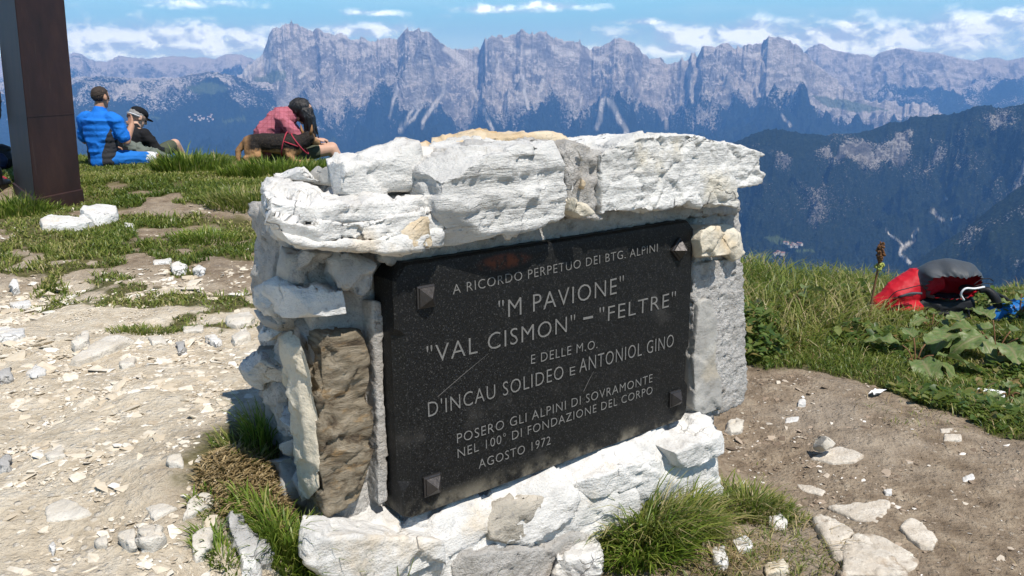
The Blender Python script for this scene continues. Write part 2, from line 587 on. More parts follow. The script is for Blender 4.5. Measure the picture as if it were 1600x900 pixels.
def ground_mat():
    m, T = mat_new('summit_ground')
    co = T.n('ShaderNodeNewGeometry').outputs['Position']
    gr = T.attr('gravel'); gs = T.attr('green')
    n1 = T.noise(co, 1.6, 8, .62); n2 = T.noise(co, 11, 8, .65); n3 = T.noise(co, 70, 6, .6)
    soil = T.ramp(n2, [(.3, (.135, .10, .068)), (.5, (.255, .198, .140)), (.7, (.39, .32, .235))])
    soil = T.mix(T.math('MULTIPLY', T.sstep(n1, .45, .65), .55), soil, (.35, .30, .24))
    grav = T.ramp(n2, [(.3, (.43, .36, .26)), (.5, (.57, .495, .38)), (.72, (.68, .62, .51))])
    vc = T.voro(T.mapping(co, scale=(1, 1, 1)), 46, 'F1', 'Color')
    vsep = T.n('ShaderNodeSeparateColor'); T.put(vsep.inputs[0], vc)
    vd = T.voro(co, 46, 'F1')
    chips = T.math('MULTIPLY', T.sstep(vsep.outputs[0], .55, .7), T.math('SUBTRACT', 1.0, T.sstep(vd, .25, .5)))
    grav = T.mix(T.math('MULTIPLY', chips, .7), grav, (.60, .555, .48))
    soil = T.mix(T.math('MULTIPLY', T.math('MULTIPLY', chips, T.sstep(vsep.outputs[1], .75, .9)), .6), soil, (.42, .37, .30))
    veg = T.ramp(n2, [(.3, (.055, .060, .022)), (.5, (.10, .095, .038)), (.72, (.17, .14, .075))])
    edge = T.math('ADD', gs, T.math('MULTIPLY', T.math('SUBTRACT', n2, .5), .9))
    c = T.mix(gr, soil, grav)
    c = T.mix(T.sstep(edge, .35, .65), c, veg)
    c = T.mix(T.math('MULTIPLY', T.sstep(n3, .55, .75), .3), c, (.09, .07, .05))
    h = T.math('ADD', T.math('MULTIPLY', n3, .5), T.math('ADD', n2, T.math('MULTIPLY', chips, .15)))
    finish(T, c, .95, T.bump(h, 1.0, .032), .12)
    return m


M['ground'] = ground_mat()


def leaf_mat(name, stops, rough=.42, trans=.42, attr=True, spec=.35):
    m, T = mat_new(name)
    f = T.attr('tint') if attr else T.noise(obj_co(T), 14, 5, .6)
    c = T.ramp(f, stops)
    b = T.n('ShaderNodeBsdfPrincipled'); T.put(b.inputs['Base Color'], c); b.inputs['Roughness'].default_value = rough
    b.inputs['Specular IOR Level'].default_value = spec
    tr = T.n('ShaderNodeBsdfTranslucent'); T.put(tr.inputs[0], T.mix(.5, c, (.22, .30, .05), 'MIX'))
    mx = T.n('ShaderNodeMixShader'); mx.inputs[0].default_value = trans
    T.t.links.new(b.outputs[0], mx.inputs[1]); T.t.links.new(tr.outputs[0], mx.inputs[2])
    o = T.n('ShaderNodeOutputMaterial'); T.t.links.new(mx.outputs[0], o.inputs[0])
    return m


M['grass'] = leaf_mat('meadow_grass', [(0, (.065, .11, .016)), (.35, (.145, .195, .032)), (.65, (.245, .265, .060)), (.85, (.36, .32, .13)), (1, (.50, .42, .23))])
M['lush'] = leaf_mat('lush_grass', [(0, (.06, .12, .013)), (.5, (.16, .24, .030)), (.85, (.25, .31, .052)), (1, (.42, .38, .15))])
M['dry'] = leaf_mat('dry_grass', [(0, (.16, .11, .05)), (.5, (.30, .22, .11)), (1, (.44, .34, .19))], trans=.2)
M['weed'] = leaf_mat('weed_leaves', [(0, (.04, .085, .018)), (.5, (.105, .165, .036)), (.85, (.19, .225, .06)), (1, (.30, .20, .09))])


def dock_mat():
    m, T = mat_new('dock_leaf')
    co = obj_co(T)
    n = T.noise(co, 22, 6, .6)
    n0 = T.noise(co, 6, 4, .6)
    rib = T.attr('rib')
    c = T.ramp(n, [(.3, (.06, .11, .030)), (.5, (.125, .185, .050)), (.72, (.22, .26, .09))])
    c = T.mix(T.math('MULTIPLY', T.sstep(n0, .58, .7), .6), c, (.20, .13, .06))
    c = T.mix(T.math('MULTIPLY', rib, .7), c, (.26, .22, .12))
    b = T.n('ShaderNodeBsdfPrincipled'); T.put(b.inputs['Base Color'], c); b.inputs['Roughness'].default_value = .5
    T.put(b.inputs['Normal'], T.bump(T.math('ADD', n, T.math('MULTIPLY', rib, .6)), .6, .006))
    tr = T.n('ShaderNodeBsdfTranslucent'); T.put(tr.inputs[0], c)
    mx = T.n('ShaderNodeMixShader'); mx.inputs[0].default_value = .25
    T.t.links.new(b.outputs[0], mx.inputs[1]); T.t.links.new(tr.outputs[0], mx.inputs[2])
    o = T.n('ShaderNodeOutputMaterial'); T.t.links.new(mx.outputs[0], o.inputs[0])
    return m


M['dock'] = dock_mat()
M['stem'] = flat_mat('reddish_stem', (.17, .085, .04), .7, .3, 80)
M['seed'] = flat_mat('brown_seed_head', (.14, .065, .025), .8, .5, 200, .6)
M['seed_green'] = flat_mat('yellow_green_bracts', (.30, .33, .08), .7, .3, 100)
M['thatch'] = flat_mat('dry_soil_thatch', (.20, .145, .09), .95, 1.0, 90, .6)


def far_mat(name, fine=1.0, speck=1.1, rmul=1.0):
    m, T = mat_new(name)
    pos = T.n('ShaderNodeNewGeometry').outputs['Position']
    km = T.vmath('SCALE', pos, None); km.node.inputs['Scale'].default_value = .001 * fine
    rock, scree, mead = T.attr('rock'), T.attr('scree'), T.attr('meadow')
    n1 = T.noise(km, 9, 8, .65); n2 = T.noise(km, 34, 8, .66)
    strat = T.noise(T.mapping(km, scale=(1, 1, 2.2)), 7, 9, .66)
    rc = T.ramp(strat, [(.32, (.22, .205, .195)), (.5, (.44, .415, .385)), (.68, (.70, .665, .62))])
    rc = T.mix(T.math('MULTIPLY', T.sstep(n2, .52, .7), .5), rc, (.17, .155, .15))
    if rmul != 1.0: rc = T.mix(1.0, rc, (rmul, rmul, rmul), 'MULTIPLY')
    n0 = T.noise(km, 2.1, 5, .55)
    rc = T.mix(T.sstep(n0, .40, .60), T.mix(1.0, rc, (.62, .62, .64), 'MULTIPLY'), T.mix(1.0, rc, (1.22, 1.2, 1.17), 'MULTIPLY'))  # broad dark and pale patches put light-and-shade contrast into the rock colour
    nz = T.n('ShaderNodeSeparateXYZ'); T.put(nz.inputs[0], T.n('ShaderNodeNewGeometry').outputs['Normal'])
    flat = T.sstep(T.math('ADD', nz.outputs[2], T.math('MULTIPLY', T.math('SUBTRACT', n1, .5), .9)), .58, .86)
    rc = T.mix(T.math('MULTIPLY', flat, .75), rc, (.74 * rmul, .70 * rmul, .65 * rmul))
    fc = T.ramp(n2, [(.32, (.006, .011, .006)), (.5, (.018, .028, .014)), (.70, (.042, .055, .026))])
    fc = T.mix(T.math('MULTIPLY', T.sstep(n1, .52, .68), .35), fc, (.062, .085, .032))
    rk = T.sstep(T.math('ADD', rock, T.math('MULTIPLY', T.math('SUBTRACT', n2, .5), speck)), .42, .58)
    c = T.mix(rk, fc, rc)
    c = T.mix(mead, c, T.mix(n1, (.10, .15, .045), (.16, .20, .07)))
    c = T.mix(scree, c, T.mix(n2, (.70, .67, .62), (.88, .86, .82)))
    finish(T, c, .95, T.bump(T.math('ADD', n2, n1), 1.0, 80 / fine), .05)
    return m


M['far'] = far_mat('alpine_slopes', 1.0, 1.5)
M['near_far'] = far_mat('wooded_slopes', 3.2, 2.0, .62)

# ---------------------------------------------------------------- the summit ground
def gz(x, y):
    x = np.asarray(x, float); y = np.asarray(y, float)
    half = .30 + .13 * np.clip(y - 2.4, 0, 6)
    cx = -.50 + .10 * np.clip(y - 2.4, 0, 6)
    S = ss((cx + half - x) / (2 * half))
    left = .50 + .22 * ss((y - 3) / 5)
    right = .115 + .02 * np.sin(x * 2.1 + y)
    z = right + (left - right) * S
    yb = 5.45 + 3.15 * ss((.9 - x) / 2.2)
    p = P3(x, y)
    yb = yb + (.35 * vnoise(p * .9, 5) + .15 * vnoise(p * 2.7, 6)).reshape(x.shape)
    d = np.clip(y - yb, 0, None)
    z = z - .80 * d * d / (d + 1.4)
    z = z + (.035 * vnoise(p * 1.3, 1) + .016 * vnoise(p * 4.1, 2)).reshape(x.shape) * ss(1.5 - d * .1)
    # earth bank by the foot of the monument and the hollow in front of it
    z = z + .05 * np.exp(-(((x + .80) / .16) ** 2 + ((y - 2.05) / .28) ** 2))
    return z


def gz1(x, y): return float(gz(np.array([x]), np.array([y]))[0])


def ground_hit(px, py):
    """point of the summit ground seen at a pixel (vectorised march)"""
    px = np.atleast_1d(np.asarray(px, float)); py = np.atleast_1d(np.asarray(py, float))
    d = FWD[None] + RGT[None] * ((px - 800) / FPX)[:, None] + UPV[None] * ((450 - py) / FPX)[:, None]
    t = np.full(len(px), .9); done = np.zeros(len(px), bool)
    for k in range(700):
        P = CAM + d * t[:, None]
        hit = P[:, 2] <= gz(P[:, 0], P[:, 1])
        done |= hit
        t = np.where(done, t, t + .018)
        if done.all(): break
    lo = t - .018; hi = t.copy()
    for k in range(12):
        mid = (lo + hi) / 2; P = CAM + d * mid[:, None]
        b = P[:, 2] <= gz(P[:, 0], P[:, 1])
        hi = np.where(b, mid, hi); lo = np.where(b, lo, mid)
    return CAM + d * hi[:, None]


def zones(x, y, z):
    """gravel share, green share and sward height of the summit ground"""
    P = P3(x, y)
    n = fbm(P * 1.15, 4, 31); n2 = fbm(P * 3.6, 4, 41)
    leftside = ss((.55 - x) / .9 + .12 * np.clip(y - 2.5, 0, 6))
    # left: path of shingle near by, patchy meadow beyond
    shingle = ss(4.0 + .55 * n + .35 * n2 - .22 * (x + 1.5) - y, -.3, .55)
    green_l = ss(y + 1.5 * n + 1.3 * n2 + .18 * (x + 1.5), 3.6, 4.5)
    strip = np.exp(-((y - 5.75 - .25 * n - .18 * (x + 2)) / .26) ** 2) * ss(n2 + .35, .0, .4)
    green_l = green_l * (1 - .85 * strip) * (1 - .85 * ss(n2 - n * .4, .08, .28) * ss(7.4 - y, 0, 1.2))
    bank = np.exp(-(((x + .72) / .20) ** 2 + ((y - 2.12) / .42) ** 2))
    # right: trodden soil, green belt towards the edge
    edge = np.interp(x, [.9, 1.13, 1.45, 1.66, 1.82, 2.0, 2.4, 3.5], [3.86, 3.80, 3.72, 3.50, 3.15, 2.95, 2.65, 2.4]) + .28 * n + .30 * n2
    green_r = ss(y - edge, -.08, .22)
    tuft = np.exp(-(((x - .62) / .30) ** 2 + ((y - 2.12) / .13) ** 2))
    gravel = shingle * leftside * (1 - .7 * bank)
    green = np.maximum(green_l * leftside, green_r * (1 - leftside))
    green = np.maximum(green, .75 * bank + .0 * n)
    green = np.maximum(green, .8 * tuft)
    return gravel, green.clip(0, 1), strip


def polar_grid(th, r, cx=0.0, cy=-1.2):
    T_, R_ = np.meshgrid(th, r)
    return cx + R_ * np.sin(T_), cy + R_ * np.cos(T_)


def grid_quads(nr, nt, wrap=False):
    i = np.arange(nr - 1)[:, None] * nt + np.arange(nt - 1)[None]
    q = np.stack([i, i + 1, i + 1 + nt, i + nt], -1).reshape(-1, 4)
    if wrap:
        j = np.arange(nr - 1) * nt
        q = np.concatenate([q, np.stack([j + nt - 1, j, j + nt, j + 2 * nt - 1], -1)])
    return q


th = np.concatenate([np.linspace(-.78, .78, 760), np.linspace(.78, 2 * math.pi - .78, 90)[1:-1]])
rr_ = np.concatenate([[.05, .6, 1.2, 1.8], np.geomspace(2.1, 14, 560), np.geomspace(14.5, 620, 60)])
gx, gy = polar_grid(th, rr_)
zz = gz(gx, gy)
gravel_w, green_w, strip_w = zones(gx.ravel(), gy.ravel(), zz.ravel())
near = ss((12 - rr_) / 4)[:, None]
pg = P3(gx, gy)
micro = (.010 * fbm(pg * 9, 4, 71) + .006 * ridged(pg * 23, 3, 75)).reshape(gx.shape) * near
zz = zz + micro
# far slopes of the summit keep falling with gullies
zz = zz + (fbm(pg * .02, 5, 77).reshape(gx.shape) * 9) * ss((rr_ - 25) / 90)[:, None]
me = mesh_arrays('ground', np.stack([gx.ravel(), gy.ravel(), zz.ravel()], -1), quads=grid_quads(len(rr_), len(th), True)[:, ::-1],
                 mat=M['ground'], attrs={'gravel': gravel_w, 'green': np.where(gx.ravel() ** 2 + gy.ravel() ** 2 > 150, 1, green_w)})
tag(link('ground', me), kind='structure')

# ---------------------------------------------------------------- far mountains (real distances in metres)
FAR = []                                       # (object, px, py, depth, attrs)


def crest_fn(pts):
    A = np.array([azel(*p) for p in pts])
    return lambda a: np.interp(a, A[:, 0], A[:, 1])


def mountain(name, pts, D0, width, base_z, prof, relief, rock_fn, scree=(), meadow=(), seed=1, a_rng=(-.72, .72), ncol=1500,
             nrow=300, jag=18.0, mat='far', back=.55, dvar=.05, rscale=1.0, paint=(), push=0.0, ledge_h=120.0):
    a = np.linspace(*a_rng, ncol)
    el = crest_fn(pts)(a)
    D = D0 * (1 + dvar * fbm(P3(a * 7, 0 * a), 3, seed + 50))
    els = np.convolve(np.pad(el, 90, mode='edge'), np.hanning(181) / np.hanning(181).sum(), 'valid')
    rel = np.convolve(np.pad(el - els, 5, mode='edge'), np.hanning(13)[1:-1] / np.hanning(13).sum(), 'valid')
    jagn = fbm(P3(a * 90, 0 * a + 3), 5, seed + 60, .6) * jag + (ridged(P3(a * 150, 0 * a), 4, seed + 61) - .45) * jag * 1.1
    cz = CAMZ + D * np.tan(el) + jagn
    t = np.concatenate([np.linspace(0, 1, nrow), 1 + np.linspace(0, 1, 26)[1:] * 1.0])
    Tm, Am = np.meshgrid(t, a, indexing='ij')
    Rm = np.where(Tm <= 1, D[None] - width * (1 - Tm), D[None] + width * back * (Tm - 1))
    tt = np.where(Tm <= 1, Tm, 1 - .75 * (Tm - 1))
    sh = np.interp(tt, *zip(*prof))
    tt = np.where(Tm <= 1, Tm, 1 - .75 * (Tm - 1))
    wa = .020 * fbm(P3(Am * 26, np.minimum(Tm, 1) * 3.5), 4, seed + 80).reshape(Am.shape) * (1.15 - np.minimum(Tm, 1))
    Rm = Rm - np.interp((Am + wa * (push > 0)).ravel(), a, rel).reshape(Am.shape) * D0 * push * np.interp(tt, [0, .45, .85, 1], [.25, .8, 1, .8])
    X, Y = Rm * np.sin(Am), Rm * np.cos(Am)
    Z = base_z + (cz[None] - base_z) * sh
    km = P3(X / 1000, Y / 1000)
    wp = np.stack([fbm(km * .9 * rscale, 3, seed + 70), fbm(km * .9 * rscale, 3, seed + 74), 0 * km[:, 0]], -1) * .35 / rscale
    rg = ridged((km + wp) * np.array([.95, .62, 1]) * rscale, 7, seed, .52).reshape(X.shape) - .42
    rg2 = ridged((km + wp) * np.array([3.1, 2.3, 1]) * rscale, 5, seed + 9, .6).reshape(X.shape) - .4
    rg0 = ridged((km + wp * 2) * np.array([.36, .30, 1]) * rscale, 3, seed + 15, .5).reshape(X.shape) - .4
    nbz = fbm(P3(Am * 14, Tm * 2), 3, seed + 97).reshape(X.shape)
    env = np.interp(tt, [0, .15, .55, .86, .97, 1.0], [.15, .45, 1.0, .85, .30, .03])
    loc = fbm(P3(Am * 52, np.minimum(Tm, 1.5) * 11), 6, seed + 90, .58).reshape(X.shape)
    ledge = np.abs(vnoise(P3(Am * 9, (Z + 260 * nbz) / ledge_h), seed + 95)).reshape(X.shape)
    Z = Z + relief * env * (rg0 * .9 + rg * 1.15 + rg2 * .5 + loc * .50 + (ledge - .3) * .22)
    Z = np.minimum(Z, cz[None] - np.abs(1 - Tm) * width * .10 + 4)
    nb = (fbm(km * 2.3 * rscale, 5, seed + 20).reshape(X.shape))
    px, py, dep = to_px(np.stack([X.ravel(), Y.ravel(), Z.ravel()], -1))
    # slope seen from the grid
    gyz = np.gradient(Z, axis=0) / (np.gradient(Rm, axis=0) + 1e-6)
    global loc_
    loc_ = loc
    rock = rock_fn(X, Y, Z, tt, gyz, nb, rg, Am).ravel()
    for (cx_, cy_, rx_, ry_, am) in paint:
        rock = rock + am * np.exp(-(((px - cx_) / rx_) ** 2 + ((py - cy_) / ry_) ** 2)) * (.05 + 1.5 * ss(nb + .9 * rg + .8 * loc, -.15, .55).ravel())
    sc = np.zeros(px.shape)
    wob = 2.2 * vnoise(np.stack([px * .12, py * .09, 0 * px], -1), seed + 30)
    for pl, w in scree:
        d = seg_dist(px + wob, py, pl)
        sc = np.maximum(sc, 1 - ss(d, w * .5, w * 1.3))
    md = np.zeros(px.shape)
    for pl in meadow:
        md = np.maximum(md, in_poly(px + 2 * wob, py + wob, pl).astype(float))
    me = mesh_arrays(name, np.stack([X.ravel(), Y.ravel(), Z.ravel()], -1), quads=grid_quads(len(t), ncol)[:, ::-1], mat=M[mat],
                     attrs={'rock': rock, 'scree': sc * (.75 + .25 * np.sign(wob)), 'meadow': md * .8})
    o = tag(link(name, me), kind='structure')
    FAR.append((X.ravel(), Y.ravel(), Z.ravel(), px, py, dep))
    return o


# far back ridges
mountain('distant_hills', [(-400, 92), (0, 86), (110, 82), (128, 85), (148, 93), (166, 96), (180, 88), (190, 85), (212, 89), (228, 90), (260, 87),
                           (284, 86), (310, 89), (335, 92), (352, 84), (366, 83), (380, 85), (392, 90), (420, 100), (700, 100), (1000, 97), (1040, 99), (1250, 99), (1500, 97),
                           (1534, 92), (1574, 92), (1600, 90), (1700, 95), (2000, 92)], 21000, 6500, -700,
         [(0, 0), (.4, .25), (.8, .72), (1, 1)], 420, lambda X, Y, Z, t, g, nb, rg, a: .5 + .5 * nb + .9 * (t - .62), seed=3, nrow=140, ncol=1300, jag=40)
mountain('pale_far_range', [(1000, 180), (1180, 140), (1230, 100), (1263, 74), (1281, 65), (1302, 77), (1337, 83), (1364, 87), (1381, 79), (1407, 74), (1438, 79), (1469, 83), (1504, 90),
                            (1530, 97), (1552, 119), (1580, 126), (1640, 130), (1750, 138), (2000, 150)], 19500, 5000, -900,
         [(0, 0), (.45, .3), (.7, .5), (.88, .78), (1, 1)], 420,
         lambda X, Y, Z, t, g, nb, rg, a: .5 + .9 * (t - .62 - .10 * nb) * 2.2 + .35 * rg,
         scree=[([(1394, 131), (1390, 153)], 4), ([(1322, 115), (1326, 131)], 2.5), ([(1460, 112), (1530, 125)], 3)], seed=13, a_rng=(.1, .75), ncol=1000, nrow=200, jag=30)
mountain('left_slopes', [(-500, 150), (-100, 122), (0, 128), (110, 122), (180, 118), (240, 122), (280, 119), (308, 113), (336, 110), (362, 116), (385, 122), (430, 132), (480, 150),
                         (560, 190), (640, 220), (800, 240), (1000, 300)], 12600, 6800, -1000,
         [(0, 0), (.3, .12), (.62, .50), (.85, .82), (1, 1)], 330,
         lambda X, Y, Z, t, g, nb, rg, a: .20 + 1.3 * (t - .72) + .40 * nb + .35 * rg,
         scree=[([(275, 117), (310, 113)], 2.2), ([(262, 121), (285, 117)], 2)],
         meadow=[[(285, 135), (330, 128), (360, 138), (330, 147), (300, 143)], [(345, 188), (385, 182), (382, 186), (350, 192)], [(235, 181), (255, 186), (252, 189), (236, 184)]],
         seed=23, a_rng=(-.75, .08), ncol=1100, nrow=260, jag=25)
pale = [(150, 215), (250, 172), (330, 146), (360, 129), (379, 112), (409, 79), (416, 64), (427, 47), (441, 37), (457, 36), (472, 43), (489, 49), (497, 39), (510, 47), (547, 56),
        (585, 60), (622, 56), (632, 45), (652, 43), (671, 45), (686, 60), (701, 69), (720, 71), (750, 73), (757, 56), (772, 49), (787, 56), (802, 56), (816, 47), (847, 48), (862, 58),
        (900, 62), (922, 73), (941, 66), (966, 56), (987, 63), (1003, 81), (1031, 94), (1044, 103), (1066, 90), (1074, 96), (1081, 81), (1090, 88), (1097, 74), (1136, 70), (1149, 77),
        (1171, 68), (1191, 66), (1200, 56), (1224, 61), (1250, 70), (1272, 92), (1294, 114), (1316, 131), (1359, 151), (1403, 160), (1447, 157), (1477, 175), (1540, 200), (1700, 240), (1900, 270)]
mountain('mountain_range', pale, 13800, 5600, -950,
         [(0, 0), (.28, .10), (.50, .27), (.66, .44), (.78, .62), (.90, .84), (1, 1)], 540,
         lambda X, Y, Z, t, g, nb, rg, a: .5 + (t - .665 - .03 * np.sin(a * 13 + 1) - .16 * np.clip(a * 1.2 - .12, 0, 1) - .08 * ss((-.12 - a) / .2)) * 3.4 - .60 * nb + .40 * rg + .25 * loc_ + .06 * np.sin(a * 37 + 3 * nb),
         scree=[([(655, 158), (640, 180), (627, 203)], 3.0), ([(694, 124), (690, 150), (671, 176), (658, 200)], 3), ([(660, 161), (649, 184), (625, 204)], 2.6),
                ([(741, 141), (750, 165), (771, 202)], 2.6), ([(622, 135), (607, 184)], 2), ([(944, 153), (938, 175), (933, 199)], 4.5), ([(952, 157), (965, 180), (979, 206)], 4.5),
                ([(1075, 108), (1080, 135), (1083, 158)], 3.6), ([(1040, 188), (1041, 197)], 4), ([(1193, 131), (1186, 149)], 2.5), ([(1220, 180), (1235, 196)], 2),
                ([(358, 131), (380, 112), (410, 86)], 6), ([(376, 126), (398, 108), (425, 95)], 4), ([(700, 76), (730, 100), (746, 108)], 7), ([(722, 74), (745, 76)], 4),
                ([(798, 75), (815, 84), (835, 80)], 4.5), ([(866, 74), (880, 84), (895, 84)], 5), ([(918, 78), (930, 92), (945, 92)], 4.5), ([(935, 92), (938, 118)], 2.5),
                ([(1092, 78), (1086, 96)], 3), ([(1160, 80), (1175, 88), (1195, 82)], 3), ([(515, 50), (560, 62), (600, 72)], 3.5), ([(480, 108), (470, 120)], 3), ([(560, 115), (545, 130)], 2),
                ([(818, 120), (822, 150), (826, 170)], 2.4), ([(850, 125), (838, 160)], 2), ([(885, 140), (893, 170)], 1.8), ([(435, 98), (440, 115)], 2.4), ([(575, 75), (565, 95)], 3),
                ([(478, 155), (470, 168)], 1.8), ([(1012, 120), (1000, 150), (992, 172)], 1.8), ([(910, 152), (900, 185)], 1.6), ([(780, 95), (776, 118), (790, 140)], 1.8)],
         meadow=[[(1270, 150), (1330, 158), (1390, 172), (1340, 176), (1290, 166)], [(395, 125), (440, 108), (452, 120), (410, 140)], [(505, 220), (530, 212), (528, 220), (510, 226)]],
         seed=33, a_rng=(-.50, .62), ncol=1700, nrow=420, jag=66, push=3.0)
mountain('wooded_ridge', [(700, 330), (900, 290), (1050, 250), (1140, 222), (1172, 212), (1185, 203), (1210, 199), (1240, 203), (1290, 210), (1330, 207), (1352, 204), (1385, 192), (1420, 184), (1455, 177),
                          (1480, 177), (1510, 172), (1525, 164), (1545, 162), (1562, 166), (1600, 160), (1700, 150), (1850, 135), (2100, 110)], 5400, 1900, -950,
         [(0, 0), (.2, .07), (.42, .28), (.7, .62), (.9, .91), (1, 1)], 240,
         lambda X, Y, Z, t, g, nb, rg, a: .02 + .20 * np.exp(-((t - .76) / .22) ** 2) + .30 * rg + .15 * nb,
         scree=[([(1383, 360), (1398, 372), (1411, 381)], 1.3), ([(1433, 360), (1427, 369), (1430, 375), (1420, 381), (1409, 388), (1406, 396), (1413, 403), (1423, 411)], 2.5), ([(1468, 340), (1474, 344)], 2), ([(1500, 338), (1488, 342)], 1.6), ([(1458, 328), (1463, 336)], 2.4), ([(1455, 330), (1462, 335)], 3), ([(1478, 309), (1482, 311)], 2)],
         meadow=[[(1192, 370), (1215, 369), (1238, 378), (1230, 383), (1212, 381)], [(1238, 389), (1270, 390), (1272, 393), (1245, 394)], [(1165, 398), (1200, 397), (1206, 402), (1168, 403)]],
         seed=43, a_rng=(-.1, .78), ncol=1300, nrow=360, jag=13, mat='near_far', rscale=1.5, push=1.5,
         paint=[(1430, 218, 80, 36, .28), (1395, 238, 65, 36, .24), (1445, 258, 65, 20, .26), (1228, 222, 65, 28, .28), (1205, 262, 60, 20, .26), (1300, 235, 60, 12, .35), (1590, 270, 30, 40, .4), (1570, 190, 40, 16, .25), (1275, 330, 16, 40, .2)])
mountain('wooded_spur', [(1250, 520), (1330, 470), (1400, 432), (1440, 402), (1500, 362), (1560, 316), (1600, 286), (1680, 236), (1800, 190), (2100, 120)], 3400, 1500, -1300,
         [(0, 0), (.3, .22), (.7, .66), (1, 1)], 110, lambda X, Y, Z, t, g, nb, rg, a: .10 + .35 * ss(nb + rg, .35, .7), seed=53, a_rng=(.25, .8), ncol=700, nrow=200, jag=6, mat='near_far', rscale=2.2, ledge_h=60.0)
# valley floor between them
va = np.linspace(-.85, .85, 500); vr = np.geomspace(420, 16000, 220)
Vr, Va = np.meshgrid(vr, va, indexing='ij')
vx, vy = Vr * np.sin(Va), Vr * np.cos(Va)
vk = P3(vx / 1000, vy / 1000)
vz = -1010 + 150 * fbm(vk * .6, 5, 91).reshape(vx.shape) + 620 * np.exp(-Vr / 700) - 500 * ss((1500 - Vr) / 1200) * 0
zero = np.zeros(vx.size)
tag(link('valley', mesh_arrays('valley', np.stack([vx.ravel(), vy.ravel(), vz.ravel()], -1), quads=grid_quads(220, 500)[:, ::-1], mat=M['far'],
                               attrs={'rock': zero, 'scree': zero, 'meadow': (fbm(vk * 2.2, 4, 95) > .30) * .6})), kind='structure')

# ---------------------------------------------------------------- air between here and the peaks
bm = bmesh.new()
bmesh.ops.create_cube(bm, size=1)
for v in bm.verts: v.co = Vector((v.co.x * 50000, -3000 + (v.co.y + .5) * 27500, -1900 + (v.co.z + .5) * 3250))
hm, T = mat_new('haze')
vol = T.n('ShaderNodeVolumePrincipled')
vol.inputs['Color'].default_value = (.17, .42, 1.0, 1)
vol.inputs['Absorption Color'].default_value = (.15, .10, 0, 1)
vol.inputs['Density'].default_value = 6.8e-5
vol.inputs['Anisotropy'].default_value = 0.0
o_ = T.n('ShaderNodeOutputMaterial'); T.t.links.new(vol.outputs[0], o_.inputs['Volume'])
hz_o = bm_obj('haze', bm, hm)
tag(hz_o, kind='stuff')

# ---------------------------------------------------------------- the memorial
MON_O = (-.281, 2.009, .384)
MON_R = (-rad(.77), -rad(.14), rad(38))
monument = empty('stone_memorial', MON_O, MON_R)
tag(monument, 'low white rubble-stone memorial with heavy capstones and a black granite plaque', 'memorial')
MR = np.array(Euler(MON_R).to_matrix())        # columns: along the plaque, into the wall, up
MO = np.array(MON_O)


def on(px, py, axis, val):
    """local point of the memorial on the plane local[axis] = val, seen at a pixel"""
    o = MR.T @ (CAM - MO); d = MR.T @ ray(px, py)
    return o + d * ((val - o[axis]) / d[axis])


def rock_skin(me, seed, facet=.012, fsize=.09, fb=.006, fscale=14, strata=0.0, sfreq=16, pits=0.0, cuts=14, cut=.022, crackg=0.0, cscale=(7, 7, 13)):
    V = get_co(me); N = get_no(me)
    Q = V + seed * 3.71
    d = np.zeros(len(V))
    if facet:
        f1, f2, rnd, off = cells(Q / fsize, seed)
        d += facet * (((rnd - .5) * off).sum(1) * 2.6 + (rnd[:, 0] - .5) * .5)
        f1, f2, rnd, off = cells(Q / (fsize * .38), seed + 3)
        d += facet * .30 * (((rnd - .5) * off).sum(1) * 2.6 + (rnd[:, 0] - .5) * .5)
    d += fb * fbm(Q * fscale, 5, seed + 5, .55)
    if strata:
        wob = fbm(Q * np.array([3, 3, 5]), 3, seed + 7) * .035
        zz_ = (Q[:, 2] + wob) * sfreq
        layer = vnoise(np.stack([Q[:, 0] * 1.5, Q[:, 1] * 1.5, zz_], -1), seed + 8)
        groove = np.exp(-(layer / .16) ** 2)
        d += strata * (layer * .35 - groove * .8 * (.4 + .6 * vnoise(Q * 5, seed + 9).clip(0, 1)))
    if pits:
        f1, f2, rnd, off = cells(Q * np.array([26, 26, 42]), seed + 13)
        d -= pits * (1 - ss(f1, .15, .45)) * (rnd[:, 1] > .5) * ss(fbm(Q * 4, 3, seed + 14), -.1, .25)
    if crackg:
        wq = Q + np.stack([fbm(Q * 7, 3, seed + 40 + k) for k in range(3)], -1) * .05
        f1, f2, rnd, off = cells(wq * np.array(cscale), seed + 44)
        d -= crackg * np.exp(-((f2 - f1) / .05) ** 2) * ss(rnd[:, 2] + fbm(Q * 5, 2, seed + 45), .2, .6)
        d += crackg * .5 * (rnd[:, 0] - .5)
        f1, f2, rnd, off = cells(wq * np.array(cscale) * 2.3, seed + 47)
        d -= crackg * .45 * np.exp(-((f2 - f1) / .06) ** 2) * (rnd[:, 1] > .45)
    V2 = V + N * d[:, None]
    # knock off corners and edges along random planes
    rg_ = np.random.default_rng(seed * 7 + 1)
    c = V2.mean(0)
    for k in range(cuts):
        n = rg_.normal(size=3) * np.array([1, .8, 1]); n /= np.linalg.norm(n)
        h = (V2 - c) @ n
        lim = h.max() - cut * (.4 + rg_.random())
        over = (h - lim).clip(0, None)
        V2 = V2 - n * (over * .93)[:, None]
    set_co(me, V2)


def stone(name, front, back, mat, seed, voxel=.0085, smooth=1, parent=monument, label=None, **kw):
    bm = bmesh.new(); prism(bm, front, back)
    me = fused(bm, voxel, smooth)
    rock_skin(me, seed, **kw)
    me.materials.append(M[mat])
    o = link(name, me, parent)
    if label: o['label'] = label
    return o


